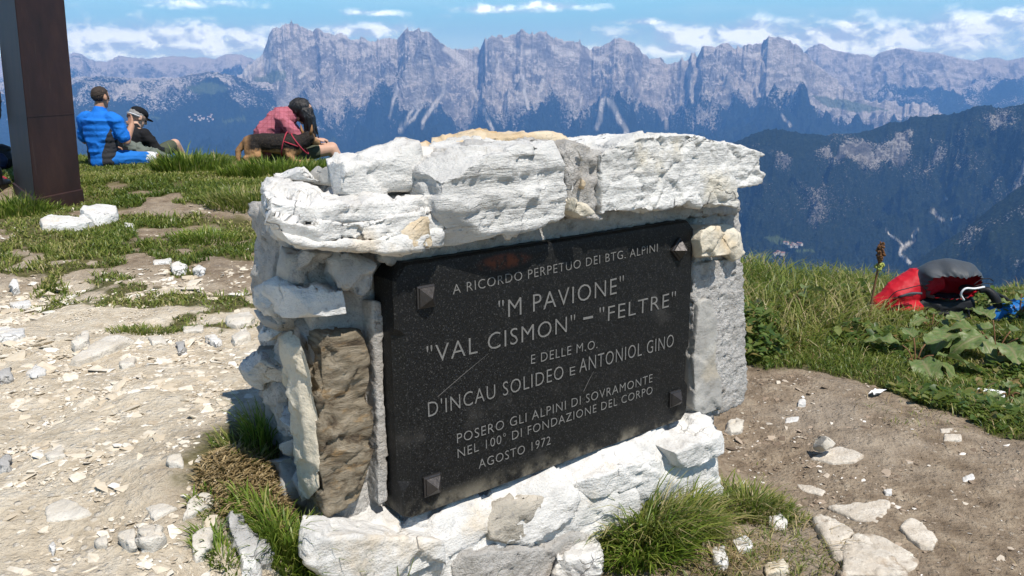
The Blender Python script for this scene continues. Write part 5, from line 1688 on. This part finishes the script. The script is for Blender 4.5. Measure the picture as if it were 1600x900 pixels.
def b(bm):
    c = Vector(hc2); f = Vector(hf2).normalized(); sd = f.cross(Vector((0, 0, 1))).normalized(); up = sd.cross(f)
    mt = Matrix((sd, f, up)).transposed().to_4x4()
    bmesh.ops.create_icosphere(bm, subdivisions=3, radius=1, matrix=Matrix.Translation(c) @ mt @ Matrix.Translation((0, -.008, .055)) @ Matrix.Diagonal((.081, .098, .060, 1)))
    bmesh.ops.create_icosphere(bm, subdivisions=3, radius=1, matrix=Matrix.Translation(c) @ mt @ Matrix.Translation((0, .100, .026)) @ Matrix.Diagonal((.066, .058, .010, 1)))


soft('cap', b, .007, 2, M['cap'], man2)
eyes(man2, hc2, hf2)


def b(bm):
    c = Vector(hc2); f = Vector(hf2).normalized(); sd = f.cross(Vector((0, 0, 1))).normalized(); up = sd.cross(f)
    tube(bm, [c + sd * (.088 * math.cos(t)) + f * (-.012 + .104 * math.sin(t)) + up * .004 for t in np.linspace(math.pi * 1.02, math.pi * 1.98, 20)], .006, 6)


bm = bmesh.new(); b(bm); bm_obj('glasses_strap', bm, M['white_cloth'], man2)
# jacket crumpled at the brow beside him
jc = CAM + ray(226, 238) * 8.75
jc[2] = gz1(jc[0], jc[1])
jk = soft('jacket', lambda bm: [chain(bm, [((-.16, 0, .20), .05), ((-.04, 0, .12), .07), ((.10, .02, .07), .06), ((.22, .03, .05), .045)]), ball(bm, (.0, .05, .07), (.16, .1, .08))], .010, 2, M['grey_green'], None, .035, 12)
jk.location = jc
tag(jk, 'grey-green jacket crumpled on the brow beside the person in the black cap', 'jacket')

# -- woman in the red checked shirt bending over the dog
gd = 8.55
gpos = CAM + ray(428, 258) * gd
girl = empty('person', (gpos[0], gpos[1], gz1(gpos[0], gpos[1]) - .02), (0, 0, rad(-78)))
tag(girl, 'person in red checked shirt with long black hair, bent over a dog', 'person')
hc3 = (.0, .315, .535); hf3 = (-.12, .72, -.72)


def b(bm):
    ball(bm, (0, .0, .12), (.155, .135, .115)); chain(bm, [((0, -.02, .14), .125), ((0, -.035, .32), .118), ((0, .10, .46), .112), ((0, .17, .49), .085)])
    ball(bm, (0, .11, .46), (.165, .085, .08))
    limb(bm, (0, .18, .50), .050, (0, .27, .53), .046)
    head(bm, hc3, hf3, .98)
    for k, hx in ((-1, -.04), (1, .10)):
        chain(bm, [((.15 * k, .12, .46), .050), ((.20 * k, .27, .27), .040), ((hx, .43, .26), .030)]); hand(bm, (hx, .43, .26), (-.3 * k, .8, .0), (0, 0, 1), .95, .7)
        chain(bm, [((.085 * k, .05, .10), .088), ((.10 * k, .58, .17), .058), ((.09 * k, .74, -.16), .044)]); limb(bm, (.09 * k, .74, -.16), .036, (.09 * k, .86, -.20), .03)


soft('body', b, .009, 2, M['skin_pale'], girl)


def b(bm):
    ball(bm, (0, -.005, .13), (.168, .148, .11)); chain(bm, [((0, -.02, .14), .140), ((0, -.04, .32), .136), ((0, .10, .465), .126), ((0, .165, .49), .098)])
    ball(bm, (0, .115, .465), (.176, .096, .088)); limb(bm, (0, .17, .50), .068, (0, .225, .52), .060)
    for k in (-1, 1): chain(bm, [((.15 * k, .12, .46), .066), ((.20 * k, .26, .29), .056), ((.14 * k, .33, .275), .046)])


soft('shirt', b, .009, 3, M['plaid'], girl, .018, 15, (8, 12, 12))


def b(bm):
    ball(bm, (0, .02, .10), (.165, .14, .10))
    for k in (-1, 1): limb(bm, (.085 * k, .05, .10), .102, (.097 * k, .42, .15), .078)


soft('shorts', b, .009, 2, M['olive'], girl, .010, 16)


def b(bm):
    ball(bm, (0, .285, .575), (.098, .112, .098)); ball(bm, (0, .33, .52), (.100, .085, .10))
    r = np.random.default_rng(4)
    for k in range(34):
        a = -2.2 + 4.4 * k / 33
        x0_ = .088 * math.sin(a); y0_ = .335 + .062 * math.cos(a)
        L = .13 + .09 * r.random()
        chain(bm, [((x0_ * .9, y0_ - .02, .56), .022), ((x0_ * 1.1, y0_ + .015, .48), .019), ((x0_ * 1.05 + .01 * r.normal(), y0_ + .03 + .012 * r.normal(), .48 - L), .007)], 8)


soft('hair', b, .0065, 1, M['hair_black'], girl, .013, 17, (55, 55, 7))
eyes(girl, hc3, hf3, .98)

# -- the dog
def dog_mat():
    m, T = mat_new('black_and_tan_fur')
    co = obj_co(T)
    s_ = T.n('ShaderNodeSeparateXYZ'); T.put(s_.inputs[0], co)
    n = T.noise(co, 26, 5, .6); nf = T.noise(T.mapping(co, scale=(.5, 1, 1)), 150, 3)
    hgt = T.math('ADD', s_.outputs[2], T.math('MULTIPLY', T.math('SUBTRACT', n, .5), .10))
    saddle = T.sstep(hgt, .115, .150)
    rump = T.sstep(s_.outputs[0], -.30, -.20)
    front = T.math('SUBTRACT', 1.0, T.sstep(T.math('ADD', s_.outputs[0], T.math('MULTIPLY', s_.outputs[1], .6)), .36, .41))
    c = T.mix(T.math('MULTIPLY', saddle, T.math('MULTIPLY', T.math('MAXIMUM', rump, .35), front)), (.36, .20, .095), (.014, .012, .012))
    muz = T.sstep(T.math('ADD', s_.outputs[1], T.math('MULTIPLY', n, .02)), .125, .145)
    c = T.mix(muz, c, (.02, .016, .015))
    c = T.mix(T.math('MULTIPLY', T.sstep(nf, .5, .7), .10), c, (.42, .30, .19))
    finish(T, c, .8, T.bump(nf, .6, .008), .2)
    return m


M['dog'] = dog_mat()
dd = 8.28
dpos = CAM + ray(432, 256) * dd
dog = empty('dog', (dpos[0], dpos[1], gz1(dpos[0], dpos[1]) + .015), (0, 0, rad(5)))
tag(dog, 'black and tan shepherd dog in red harness beside the person in red', 'dog')


def b(bm):
    chain(bm, [((-.225, 0, .19), .088), ((-.10, 0, .20), .092), ((.05, 0, .185), .102), ((.17, 0, .175), .108), ((.235, .01, .195), .078), ((.290, .02, .225), .066)], 14)
    ball(bm, (.310, .03, .245), (.068, .066, .060)); chain(bm, [((.33, .06, .225), .046), ((.372, .115, .195), .034), ((.392, .140, .185), .027)])
    for k in (-1, 1):
        ball(bm, (-.205, .062 * k, .135), (.082, .042, .095), (0, .25, 0))
        chain(bm, [((-.16, .07 * k, .085), .042), ((-.27, .072 * k, .055), .026), ((-.235, .074 * k, .00), .020), ((-.19, .074 * k, -.015), .022)])
        ball(bm, (.15, .070 * k, .135), (.060, .040, .085))
        chain(bm, [((.14, .078 * k, .085), .040), ((.18, .082 * k, .02), .026), ((.30, .084 * k, .005), .023), ((.345, .084 * k, .002), .024)])
    chain(bm, [((-.285, 0, .20), .034), ((-.345, -.02, .13), .032), ((-.355, -.03, .05), .026), ((-.33, -.04, -.01), .012)])


soft('body', b, .008, 3, M['dog'], dog, .006, 20, (20, 20, 20))
for k in (-1, 1):
    bm = bmesh.new()
    q = [((.305 + .036 * k, .022 - .014 * k, .270), .034), ((.305 + .050 * k, .014 - .018 * k, .318), .026), ((.305 + .056 * k, .010 - .018 * k, .368), .004)]
    prev = None
    for (c_, r0) in q:
        cur = [bm.verts.new(Vector(c_) + Vector((r0 * .55 * math.cos(t), r0 * math.sin(t), 0))) for t in np.linspace(0, 2 * math.pi, 10, endpoint=False)]
        if prev:
            for i in range(10): bm.faces.new((prev[i], prev[(i + 1) % 10], cur[(i + 1) % 10], cur[i]))
        else: bm.faces.new(cur[::-1])
        prev = cur
    bm.faces.new(prev)
    bm_obj('ear', bm, flat_mat('tan_ear_fur', (.30, .15, .065), .8, .4, 120, .4) if k == -1 else bpy.data.materials['tan_ear_fur'], dog)
    bm = bmesh.new(); ball(bm, (.342 + .030 * k, .088 - .022 * k, .263), .009, sub=2); bm_obj('eye', bm, M['eye'], dog)
bm = bmesh.new(); ball(bm, (.402, .160, .190), (.011, .012, .010), sub=2); bm_obj('nose', bm, M['eye'], dog)
bm = bmesh.new()
M['harness'] = cloth_mat('red_webbing', (.36, .04, .065))
for x0_, tilt, r0 in ((.09, .15, .112), (.235, -.35, .098)):
    tube(bm, [(x0_ + .07 * math.sin(t) * tilt * 3, r0 * math.cos(t), .185 + r0 * math.sin(t)) for t in np.linspace(0, 2 * math.pi, 25)], .0065, 6)
tube(bm, [(.10, -.10, .215), (.17, -.112, .19), (.23, -.095, .165)], .0065, 6)
bm_obj('harness', bm, M['harness'], dog)

# ---------------------------------------------------------------- rucksacks and bags
M['red_nylon'] = cloth_mat('red_nylon', (.42, .010, .020), rough=.55)
M['grey_nylon'] = cloth_mat('dark_grey_nylon', (.058, .066, .076), rough=.5)
M['black_nylon'] = cloth_mat('black_nylon', (.014, .015, .018), rough=.5)
M['blue_nylon'] = cloth_mat('blue_nylon', (.012, .13, .40), rough=.5)
M['white_plastic'] = flat_mat('white_tube', (.70, .71, .73), .4)
bd = 5.05
bo_ = CAM + ray(1450, 490) * bd
rs = empty('rucksack', (bo_[0], bo_[1], gz1(bo_[0], bo_[1]) - .0), (0, 0, 0))
tag(rs, 'red and grey rucksack lying open in the grass at the drop on the right', 'rucksack')
SCL = bd / FPX                                   # metres per pixel there


def bl(px, py, dy=0.0):
    """local point of the rucksack: picture-plane offset and depth dy"""
    return ((px - 1450) * SCL, dy, (py - 490) * -SCL * 1.02 + (bo_[2] - rs.location[2]))


def b(bm):
    chain(bm, [(bl(1372, 476, .02), .045), (bl(1400, 464, .03), .080), (bl(1430, 452, .08), .104), (bl(1460, 448, .13), .095)], 16)
    ball(bm, bl(1410, 480, .02), (.13, .09, .05))


soft('pack_body', b, .009, 2, M['red_nylon'], rs, .018, 31, (16, 10, 10))


def b(bm):
    chain(bm, [(bl(1430, 482, .04), .055), (bl(1475, 480, .05), .080), (bl(1512, 478, .05), .06)], 14); ball(bm, bl(1475, 496, .0), (.15, .08, .03))


soft('back_panel', b, .009, 2, M['black_nylon'], rs, .012, 32)
# hood with its drawn, ruffled opening facing the viewer
ctr = np.array(bl(1481, 440, .04)); Rx, Ry, Rz = 51 * SCL, .165, 33 * SCL
axis = np.array([.10, -.97, -.16]); axis /= np.linalg.norm(axis)
e_x = np.cross([0, 0, 1.0], axis); e_x /= np.linalg.norm(e_x); e_z = np.cross(axis, e_x)
nt_, np_ = 30, 120


def hood_shell(scale, mat, name):
    vs = []
    for i in range(nt_):
        for j in range(np_):
            ph = 2 * math.pi * j / np_
            th0 = .66 + .50 * abs(math.cos(ph)) ** 1.5 - .12 * math.sin(ph) + .04 * math.sin(ph * 24) * (i < 2)
            t = th0 + (2.9 - th0) * i / (nt_ - 1)
            d = axis * math.cos(t) + (e_x * math.cos(ph) + e_z * math.sin(ph)) * math.sin(t)
            rim = 1 + .035 * math.exp(-i / 2.0) * math.sin(ph * 24) - .05 * math.exp(-i / 2.5)
            wr = 1 + .07 * vnoise(np.array([[math.cos(ph) * 2.5, math.sin(ph) * 2.5, t * 2.0]]), 9)[0] + .035 * math.sin(ph * 9 + t * 3) * math.exp(-((i - 6) / 6) ** 2)
            vs.append(ctr + d * np.array([Rx, Ry, Rz]) * rim * wr * (scale if i else (1 + scale) / 2))
    qs = [(i * np_ + j, i * np_ + (j + 1) % np_, (i + 1) * np_ + (j + 1) % np_, (i + 1) * np_ + j) for i in range(nt_ - 1) for j in range(np_)]
    me = bpy.data.meshes.new(name); me.from_pydata([tuple(v) for v in vs], [], qs)
    for p in me.polygons: p.use_smooth = True
    me.materials.append(mat)
    return link(name, me, rs)


hood_shell(1.0, M['grey_nylon'], 'hood')
hood_shell(.955, M['red_nylon'], 'lining')
soft('pocket_shadow_mesh', lambda bm: ball(bm, bl(1508, 452, .02), (.05, .03, .03)), .008, 1, M['black_nylon'], rs, .008, 36).name = 'pocket_shadow'  # black blob standing in for the shadow of a pocket
bm = bmesh.new(); tube(bm, spline([bl(1489, 462, -.10), bl(1481, 452, -.115), bl(1486, 443, -.12), bl(1500, 443, -.12), bl(1516, 441, -.11)], 20), .006, 8); bm_obj('drinking_tube', bm, M['white_plastic'], rs)
for pts in (((1498, 438), (1508, 430), (1520, 428), (1528, 432)), ((1500, 440), (1514, 436), (1527, 436)), ((1372, 470), (1385, 452), (1402, 446), (1425, 440)), ((1385, 460), (1400, 458), (1418, 455))):
    bm = bmesh.new(); tube(bm, spline([bl(x_, y_, -.115 if x_ > 1490 else -.075) for x_, y_ in pts], 14), .0028, 6); bm_obj('cord', bm, M['black_nylon'], rs)
bm = bmesh.new(); tube(bm, spline([bl(1392, 458, -.085), bl(1408, 452, -.095), bl(1424, 452, -.095)], 8), .008, 6); bm_obj('grey_strap', bm, M['grey_nylon'], rs)
bm = bmesh.new(); tube(bm, spline([bl(1508, 480, -.02), bl(1511, 495, -.03), bl(1512, 510, -.03)], 8), .007, 6); bm_obj('strap', bm, M['black_nylon'], rs)

b2d = 5.0
b2 = CAM + ray(1580, 500) * b2d
bag2 = empty('rucksack', (b2[0], b2[1], gz1(b2[0], b2[1])))
tag(bag2, 'blue bag with pale grey lid and black strap, cut by the right edge', 'rucksack')
zz2 = b2[2] - bag2.location[2]
bq = lambda px, py, dy=0: ((px - 1580) * SCL, dy, (500 - py) * SCL + zz2)
soft('pack_body', lambda bm: [chain(bm, [(bq(1556, 490), .055), (bq(1590, 488, .02), .075), (bq(1630, 484, .03), .10)], 14), ball(bm, bq(1600, 512, .0), (.15, .08, .05))], .009, 2, M['blue_nylon'], bag2, .018, 41)
soft('lid', lambda bm: chain(bm, [(bq(1583, 482, .0), .030), (bq(1610, 478, .0), .052), (bq(1640, 474, .02), .07)], 14), .008, 2, M['white_cloth'], bag2, .010, 42)
bm = bmesh.new(); tube(bm, spline([bq(1529, 456, .03), bq(1540, 454, .02), bq(1551, 466, .0), bq(1556, 480, -.01), bq(1560, 492, -.02)], 20), [.012 + .014 * math.sin(math.pi * k / 19) for k in range(20)], 10); bm_obj('shoulder_strap', bm, M['black_nylon'], bag2)
bm = bmesh.new(); tube(bm, spline([bq(1540, 455, .03), bq(1556, 460, .03), bq(1572, 468, .03), bq(1582, 476, .02)], 14), .010, 8); bm_obj('shoulder_strap', bm, M['black_nylon'], bag2)

# things at the left picture edge
ld = 6.55
lp = CAM + ray(-21, 140) * ld
bk = soft('hanging_bag', lambda bm: [chain(bm, [((0, 0, .26), .055), ((0, 0, .08), .085), ((.0, 0, -.12), .09), ((0, 0, -.20), .07)], 14), limb(bm, (.02, 0, .26), .02, (.06, .05, .62), .014)], .010, 2, M['black_nylon'], None, .014, 44)
bk.location = lp
tag(bk, 'black bag hanging against the left side of the steel post, mostly outside the picture', 'bag')
ld2 = 7.7
lp2 = CAM + ray(-8, 238) * ld2
lp2[2] = gz1(lp2[0], lp2[1])
S2_ = ld2 / FPX
db = empty('sports_bag', lp2)
tag(db, 'dark blue sports bag with white numerals standing behind the steel post', 'bag')
soft('pack_body', lambda bm: [ball(bm, (-.02, .02, .10), (.17, .12, .11)), ball(bm, (-.02, .03, .19), (.15, .10, .05))], .010, 2, M['black_nylon'], db, .012, 45)
M['navy'] = cloth_mat('navy_nylon', (.012, .018, .05), rough=.5)
soft('side_pocket', lambda bm: ball(bm, (.07, -.07, .09), (.075, .045, .075)), .009, 2, M['navy'], db, .008, 46)
bm = bmesh.new(); tube(bm, [(.085, -.118, .15), (.087, -.122, .11), (.088, -.118, .07)], .008, 6); bm_obj('red_tab', bm, M['harness'], db)
cu = bpy.data.curves.new('numerals', 'FONT'); cu.body = '24'; cu.extrude = .002; cu.size = .085
to = bpy.data.objects.new('numerals', cu); COL.objects.link(to)
dg = bpy.context.evaluated_depsgraph_get(); dg.update()
me = bpy.data.meshes.new_from_object(to.evaluated_get(dg)); bpy.data.objects.remove(to)
me.materials.append(M['white_cloth'])
nu = link('numerals', me, db); nu.location = (-.0, -.085, .165); nu.rotation_euler = (rad(72), 0, 0)
sh = ground_hit([2], [296])[0]
so = empty('boot', sh, (0, 0, rad(100)))
tag(so, 'black and red walking boot in the grass at the left picture edge', 'boot')
soft('upper', lambda bm: [chain(bm, [((-.09, 0, .05), .045), ((.02, 0, .045), .045), ((.12, 0, .035), .036)], 12), limb(bm, (-.07, 0, .06), .046, (-.08, 0, .15), .05)], .007, 2, M['black_nylon'], so, .006, 47)
soft('laces', lambda bm: [tube(bm, [(x_, -.03, .075 + .02 * (x_ < 0)), (x_ + .01, 0, .092 + .02 * (x_ < 0)), (x_, .03, .075 + .02 * (x_ < 0))], .006, 6) for x_ in (-.03, .0, .03, .06)], .004, 0, M['harness'], so)
soft('sole', lambda bm: [chain(bm, [((-.10, 0, .012), .03), ((.0, 0, .01), .034), ((.13, 0, .012), .03)], 12)], .006, 1, M['grey_nylon'], so)

# ---------------------------------------------------------------- dock plants and weeds at the right edge
def dock_leaf_mesh(L, wd, seed, droop=.5, fold=.25):
    r = np.random.default_rng(seed)
    ns, nt = 22, 13
    s = np.linspace(0, 1, ns); t = np.linspace(-1, 1, nt)
    S, T_ = np.meshgrid(s, t, indexing='ij')
    wprof = np.sin(np.pi * S ** .72).clip(0) ** .75 * (1 - .25 * S)
    p1, p2 = r.random(2) * 6
    wob = 1 + .10 * np.sin(S * 17 + p1) + .07 * np.sin(S * 31 + p2)
    X = T_ * wprof * wd / 2 * wob
    ang = -droop * S * 1.6
    Y = L * np.cumsum(np.cos(ang), 0) / ns; Zc = L * np.cumsum(np.sin(ang), 0) / ns
    Z = Zc + fold * np.abs(X) + .05 * L * np.sin(S * 15 + p1 + T_ * 1.5) * np.abs(T_) ** 1.5 * wprof + .02 * L * np.sin(S * 33 + p2) * np.abs(T_) ** 2
    rib = np.maximum(np.exp(-(T_ / .10) ** 2), .55 * (np.abs(np.sin((S * 7.5 - np.abs(T_) * 1.6) * np.pi)) > .93))
    return mesh_arrays('dock_leaf', np.stack([X.ravel(), Y.ravel(), Z.ravel()], -1), quads=grid_quads(ns, nt), mat=M['dock'], attrs={'rib': rib.ravel()})


LEAVES = [dock_leaf_mesh(L, w, 60 + k, d, f) for k, (L, w, d, f) in enumerate(((.26, .15, .55, .25), (.22, .12, .35, .35), (.18, .11, .7, .2), (.14, .09, .2, .4), (.24, .13, .9, .15), (.12, .075, .5, .5)))]


def dock_plant(px, py, leaves, label, seed, stems=True, scale=1.0):
    c = ground_hit([px], [py])[0]
    root = empty('dock_plant', c)
    tag(root, label, 'dock plant', 'dock plants at the drop')
    r = np.random.default_rng(seed)
    for (az, pet, rise, kind, roll) in leaves:
        a = rad(az)
        tip = np.array([math.cos(a) * pet * math.cos(rad(rise)), math.sin(a) * pet * math.cos(rad(rise)), pet * math.sin(rad(rise))]) * scale
        bm = bmesh.new(); tube(bm, spline([(0, 0, -.01), tip * .5 + np.array([0, 0, .02 * scale]), tip], 8), .0035, 6)
        st = bm_obj('leaf_stalk', bm, M['stem'], root)
        lf = link('leaf', LEAVES[kind], st)
        lf.location = tip; lf.scale = (scale,) * 3
        lf.rotation_euler = (rad(rise * .35 - 10), rad(roll), a - math.pi / 2)
    return root


dock_plant(1430, 572, [(-100, .09, 40, 0, 10), (-60, .10, 35, 4, -20), (-150, .08, 30, 2, 25), (150, .12, 55, 1, 0), (30, .12, 60, 1, 5), (-20, .10, 40, 0, -15), (90, .14, 70, 3, 0)],
           'dock plant with the biggest ribbed leaf hanging over the soil edge', 1)
dock_plant(1455, 520, [(-90, .16, 65, 1, 0), (-30, .18, 60, 0, 10), (-150, .17, 60, 0, -10), (60, .18, 70, 2, 0), (130, .16, 65, 1, 0), (180, .14, 50, 4, 0)], 'dock plant with a rosette of drooping leaves below the red rucksack', 2, scale=.6)
dock_plant(1555, 560, [(-100, .14, 50, 0, 0), (-50, .16, 55, 1, 20), (-160, .16, 55, 4, -20), (20, .16, 60, 2, 0), (100, .2, 75, 1, 0), (160, .16, 60, 0, 0), (-120, .10, 25, 2, 10)], 'broad dock plant above the white paper scrap', 3)
dock_plant(1592, 508, [(-100, .20, 75, 3, 0), (-60, .24, 80, 1, 30), (-140, .24, 78, 3, -30), (80, .26, 82, 5, 0), (0, .2, 70, 2, 0), (170, .18, 70, 1, 0)], 'tall upright dock plant in front of the blue bag', 4, scale=.7)
dock_plant(1500, 545, [(-80, .12, 55, 4, 0), (-140, .14, 50, 0, 0), (10, .13, 50, 1, 0), (80, .15, 70, 3, 0), (200, .12, 45, 2, 0)], 'dock plant with wilted leaves between the two broad ones', 5)
dock_plant(1345, 520, [(-90, .08, 55, 3, 0), (-20, .09, 50, 2, 0), (-160, .09, 50, 5, 0), (90, .1, 65, 3, 0)], 'small dock plant in the tall grass under the seed stalk', 6, scale=.8)
dock_plant(1575, 625, [(-90, .05, 35, 5, 0), (-20, .06, 40, 3, 0), (-160, .06, 35, 5, 0), (60, .06, 55, 5, 0)], 'small dock plant right beside the white paper scrap', 7, scale=.9)
dock_plant(1250, 500, [(-100, .20, 80, 5, 40), (-50, .21, 78, 3, -30), (-150, .20, 76, 5, 20), (60, .2, 80, 5, 0)], 'withered dock plant in the tall grass right of the pillar', 8, scale=.9)
# weeds: small leaves in clumps, too many to count
x, y, g, gr, px, py, dz = sample_ground(130000, .8, 4.8, 2.5, 5.6, lambda g, gr, st, px, py, dz, x, y: ss(gr, .4, .9) * ss(fbm(P3(x * 2.6, y * 2.6), 3, 61) + .35 * ss(x, 1.5, 3), -.05, .35) * .55 * outside_mon(x, y) * (px > 1120), 71)
n = len(x)
lift = .02 + .16 * r_.random(n) * ss(fbm(P3(x * 1.8, y * 1.8), 3, 62), -.3, .3) * ss(y, 3.6, 4.3)
size = .014 + .036 * r_.random(n) ** 2
a = r_.random(n) * 6.283; ti = r_.normal(size=n) * .45; tj = r_.normal(size=n) * .35
shape = np.array([[0, -.1, 0], [.42, .35, .10], [.34, .75, .10], [0, 1.1, -.08], [-.34, .75, .10], [-.42, .35, .10]])
V = shape[None] * size[:, None, None]
vx_ = V[..., 0] * np.cos(a)[:, None] - V[..., 1] * np.sin(a)[:, None]; vy_ = V[..., 0] * np.sin(a)[:, None] + V[..., 1] * np.cos(a)[:, None]
vz_ = V[..., 2] + vx_ * ti[:, None] + vy_ * tj[:, None]
P = np.stack([vx_ + x[:, None], vy_ + y[:, None], vz_ + (gz(x, y) + lift)[:, None]], -1)
b6 = (np.arange(n) * 6)[:, None]
tag(link('weeds', mesh_arrays('weeds', P.reshape(-1, 3), quads=np.concatenate([b6 + np.array([[0, 1, 2, 3]]), b6 + np.array([[0, 3, 4, 5]])]), mat=M['weed'], attrs={'tint': np.repeat(r_.random(n), 6)})), kind='stuff')


def seed_stalk(px, py_top, dpt, hgt, label, head_len, seed, bracts=True, bend=.0):
    top = CAM + ray(px, py_top) * dpt
    g0 = gz1(top[0], top[1])
    root = empty('seed_stalk', (top[0], top[1], g0)); tag(root, label, 'plant')
    H = top[2] - g0
    r = np.random.default_rng(seed)
    bm = bmesh.new(); tube(bm, spline([(-.03, 0, -.01), (-.02 + bend, 0, H * .4), (-.005, 0, H * .75), (0, 0, H)], 16), [.008 - .0035 * k / 15 for k in range(16)], 8); bm_obj('stem', bm, M['stem'], root)
    bm = bmesh.new()
    for k in range(150):
        q = r.random(); a_ = r.random() * 6.28
        rr = .026 * math.sin(math.pi * (.12 + .85 * q)) * (.5 + .5 * r.random())
        ball(bm, (rr * math.cos(a_), rr * math.sin(a_), H - head_len * q), (.0055, .0055, .007), sub=1)
    bm_obj('seed_head', bm, M['seed'], root)
    if bracts:
        bm = bmesh.new()
        for k in range(30):
            a_ = r.random() * 6.28; rr = .012 + .016 * r.random()
            ball(bm, (rr * math.cos(a_), rr * math.sin(a_), H - head_len - .03 * r.random()), (.006, .006, .009), sub=1)
        bm_obj('bracts', bm, M['seed_green'], root)
    return root


seed_stalk(1378, 379, 4.75, .5, 'tall brown seed stalk rising above the grass left of the red rucksack', .12, 3)

# scraps of paper
M['paper'] = flat_mat('white_paper', (.74, .74, .74), .7, .3, 50, .1)
for px4, lab, hh in (([(1524, 619), (1528, 612), (1570, 622), (1568, 631)], 'folded strip of white paper on the grass edge at the right', .016),
                     ([(1356, 622), (1366, 616), (1384, 619), (1368, 624)], 'crumpled white tissue on the soil below the big dock leaf', .018)):
    P = ground_hit([p[0] for p in px4], [p[1] for p in px4]); c = P.mean(0)
    n1_, n2_ = 14, 8
    u = np.linspace(0, 1, n1_); v = np.linspace(0, 1, n2_)
    Uu, Vv = np.meshgrid(u, v, indexing='ij')
    G = (P[0][None, None] * ((1 - Uu) * (1 - Vv))[..., None] + P[3][None, None] * (Uu * (1 - Vv))[..., None] + P[2][None, None] * (Uu * Vv)[..., None] + P[1][None, None] * ((1 - Uu) * Vv)[..., None])
    G[..., 2] = gz(G[..., 0], G[..., 1]) + .012 + hh * (.6 + .5 * vnoise(np.stack([Uu.ravel() * 4, Vv.ravel() * 2.5, 0 * Uu.ravel()], -1), 5).reshape(Uu.shape))
    o = link('paper_scrap', mesh_arrays('paper_scrap', (G - c).reshape(-1, 3), quads=grid_quads(n1_, n2_), mat=M['paper'], smooth=False)); o.location = c
    o.modifiers.new('thick', 'SOLIDIFY').thickness = .0012
    tag(o, lab, 'paper')

# ---------------------------------------------------------------- far villages
M['house_wall'] = flat_mat('pale_house_wall', (.62, .58, .52), .8)
M['house_roof'] = flat_mat('tiled_roof', (.26, .14, .10), .8)
bm = bmesh.new()
w_, l_, h_ = 5.0, 7.0, 6.0
vv = [bm.verts.new(p) for p in ((-w_, -l_, -4), (w_, -l_, -4), (w_, l_, -4), (-w_, l_, -4), (-w_, -l_, h_), (w_, -l_, h_), (w_, l_, h_), (-w_, l_, h_), (0, -l_, h_ + 3.2), (0, l_, h_ + 3.2))]
for f in ((0, 1, 2, 3), (0, 4, 5, 1), (1, 5, 6, 2), (2, 6, 7, 3), (3, 7, 4, 0), (4, 8, 5), (6, 9, 7)): bm.faces.new([vv[i] for i in f])
rf = [bm.verts.new(p) for p in ((-w_ - .6, -l_ - .6, h_ - .3), (-w_ - .6, l_ + .6, h_ - .3), (0, l_ + .6, h_ + 3.3), (0, -l_ - .6, h_ + 3.3), (w_ + .6, -l_ - .6, h_ - .3), (w_ + .6, l_ + .6, h_ - .3))]
f1 = bm.faces.new((rf[0], rf[3], rf[2], rf[1])); f2 = bm.faces.new((rf[3], rf[4], rf[5], rf[2]))
f1.material_index = f2.material_index = 1
bmesh.ops.recalc_face_normals(bm, faces=bm.faces)
house0 = bm_obj('house', bm, [M['house_wall'], M['house_roof']], None, False)
VILL = [('houses of the hamlet in the valley on the right', 'tiny pale house of the hamlet beside green meadows in the right-hand valley', 1244, 383, 16, 5, 12),
        ('houses on the near meadow of the valley', 'tiny pale house below the hamlet in the right-hand valley', 1218, 397, 14, 4, 7),
        ('houses of the far valley town', 'tiny house of the far blue valley town behind the people', 316, 186, 20, 6, 26)]
first = True
rv = np.random.default_rng(77)
for grp, lab, cx_, cy_, hw_, hh_, cnt in VILL:
    best = None
    for k in range(cnt):
        tx, ty = cx_ + rv.normal() * hw_ * .5, cy_ + rv.normal() * hh_ * .5
        cand = []
        for (X, Y, Z, fx, fy, fz) in FAR:
            i = int(np.argmin((fx - tx) ** 2 + (fy - ty) ** 2 + np.where(fz < 500, 1e9, 0)))
            if (fx[i] - tx) ** 2 + (fy[i] - ty) ** 2 < 9: cand.append((fz[i], X[i], Y[i], Z[i]))
        if not cand: continue
        dz_, hx, hy, hz_ = min(cand)
        o = house0 if first else house0.copy()
        if not first: COL.objects.link(o)
        first = False
        o.location = (hx, hy, hz_ + 1); o.rotation_euler = (0, 0, rv.random() * 3.14)
        s_ = (.9 + .5 * rv.random()) * (1.4 if cx_ < 600 else 1.0); o.scale = (s_,) * 3
        o['label'] = lab; o['category'] = 'house'; o['group'] = grp
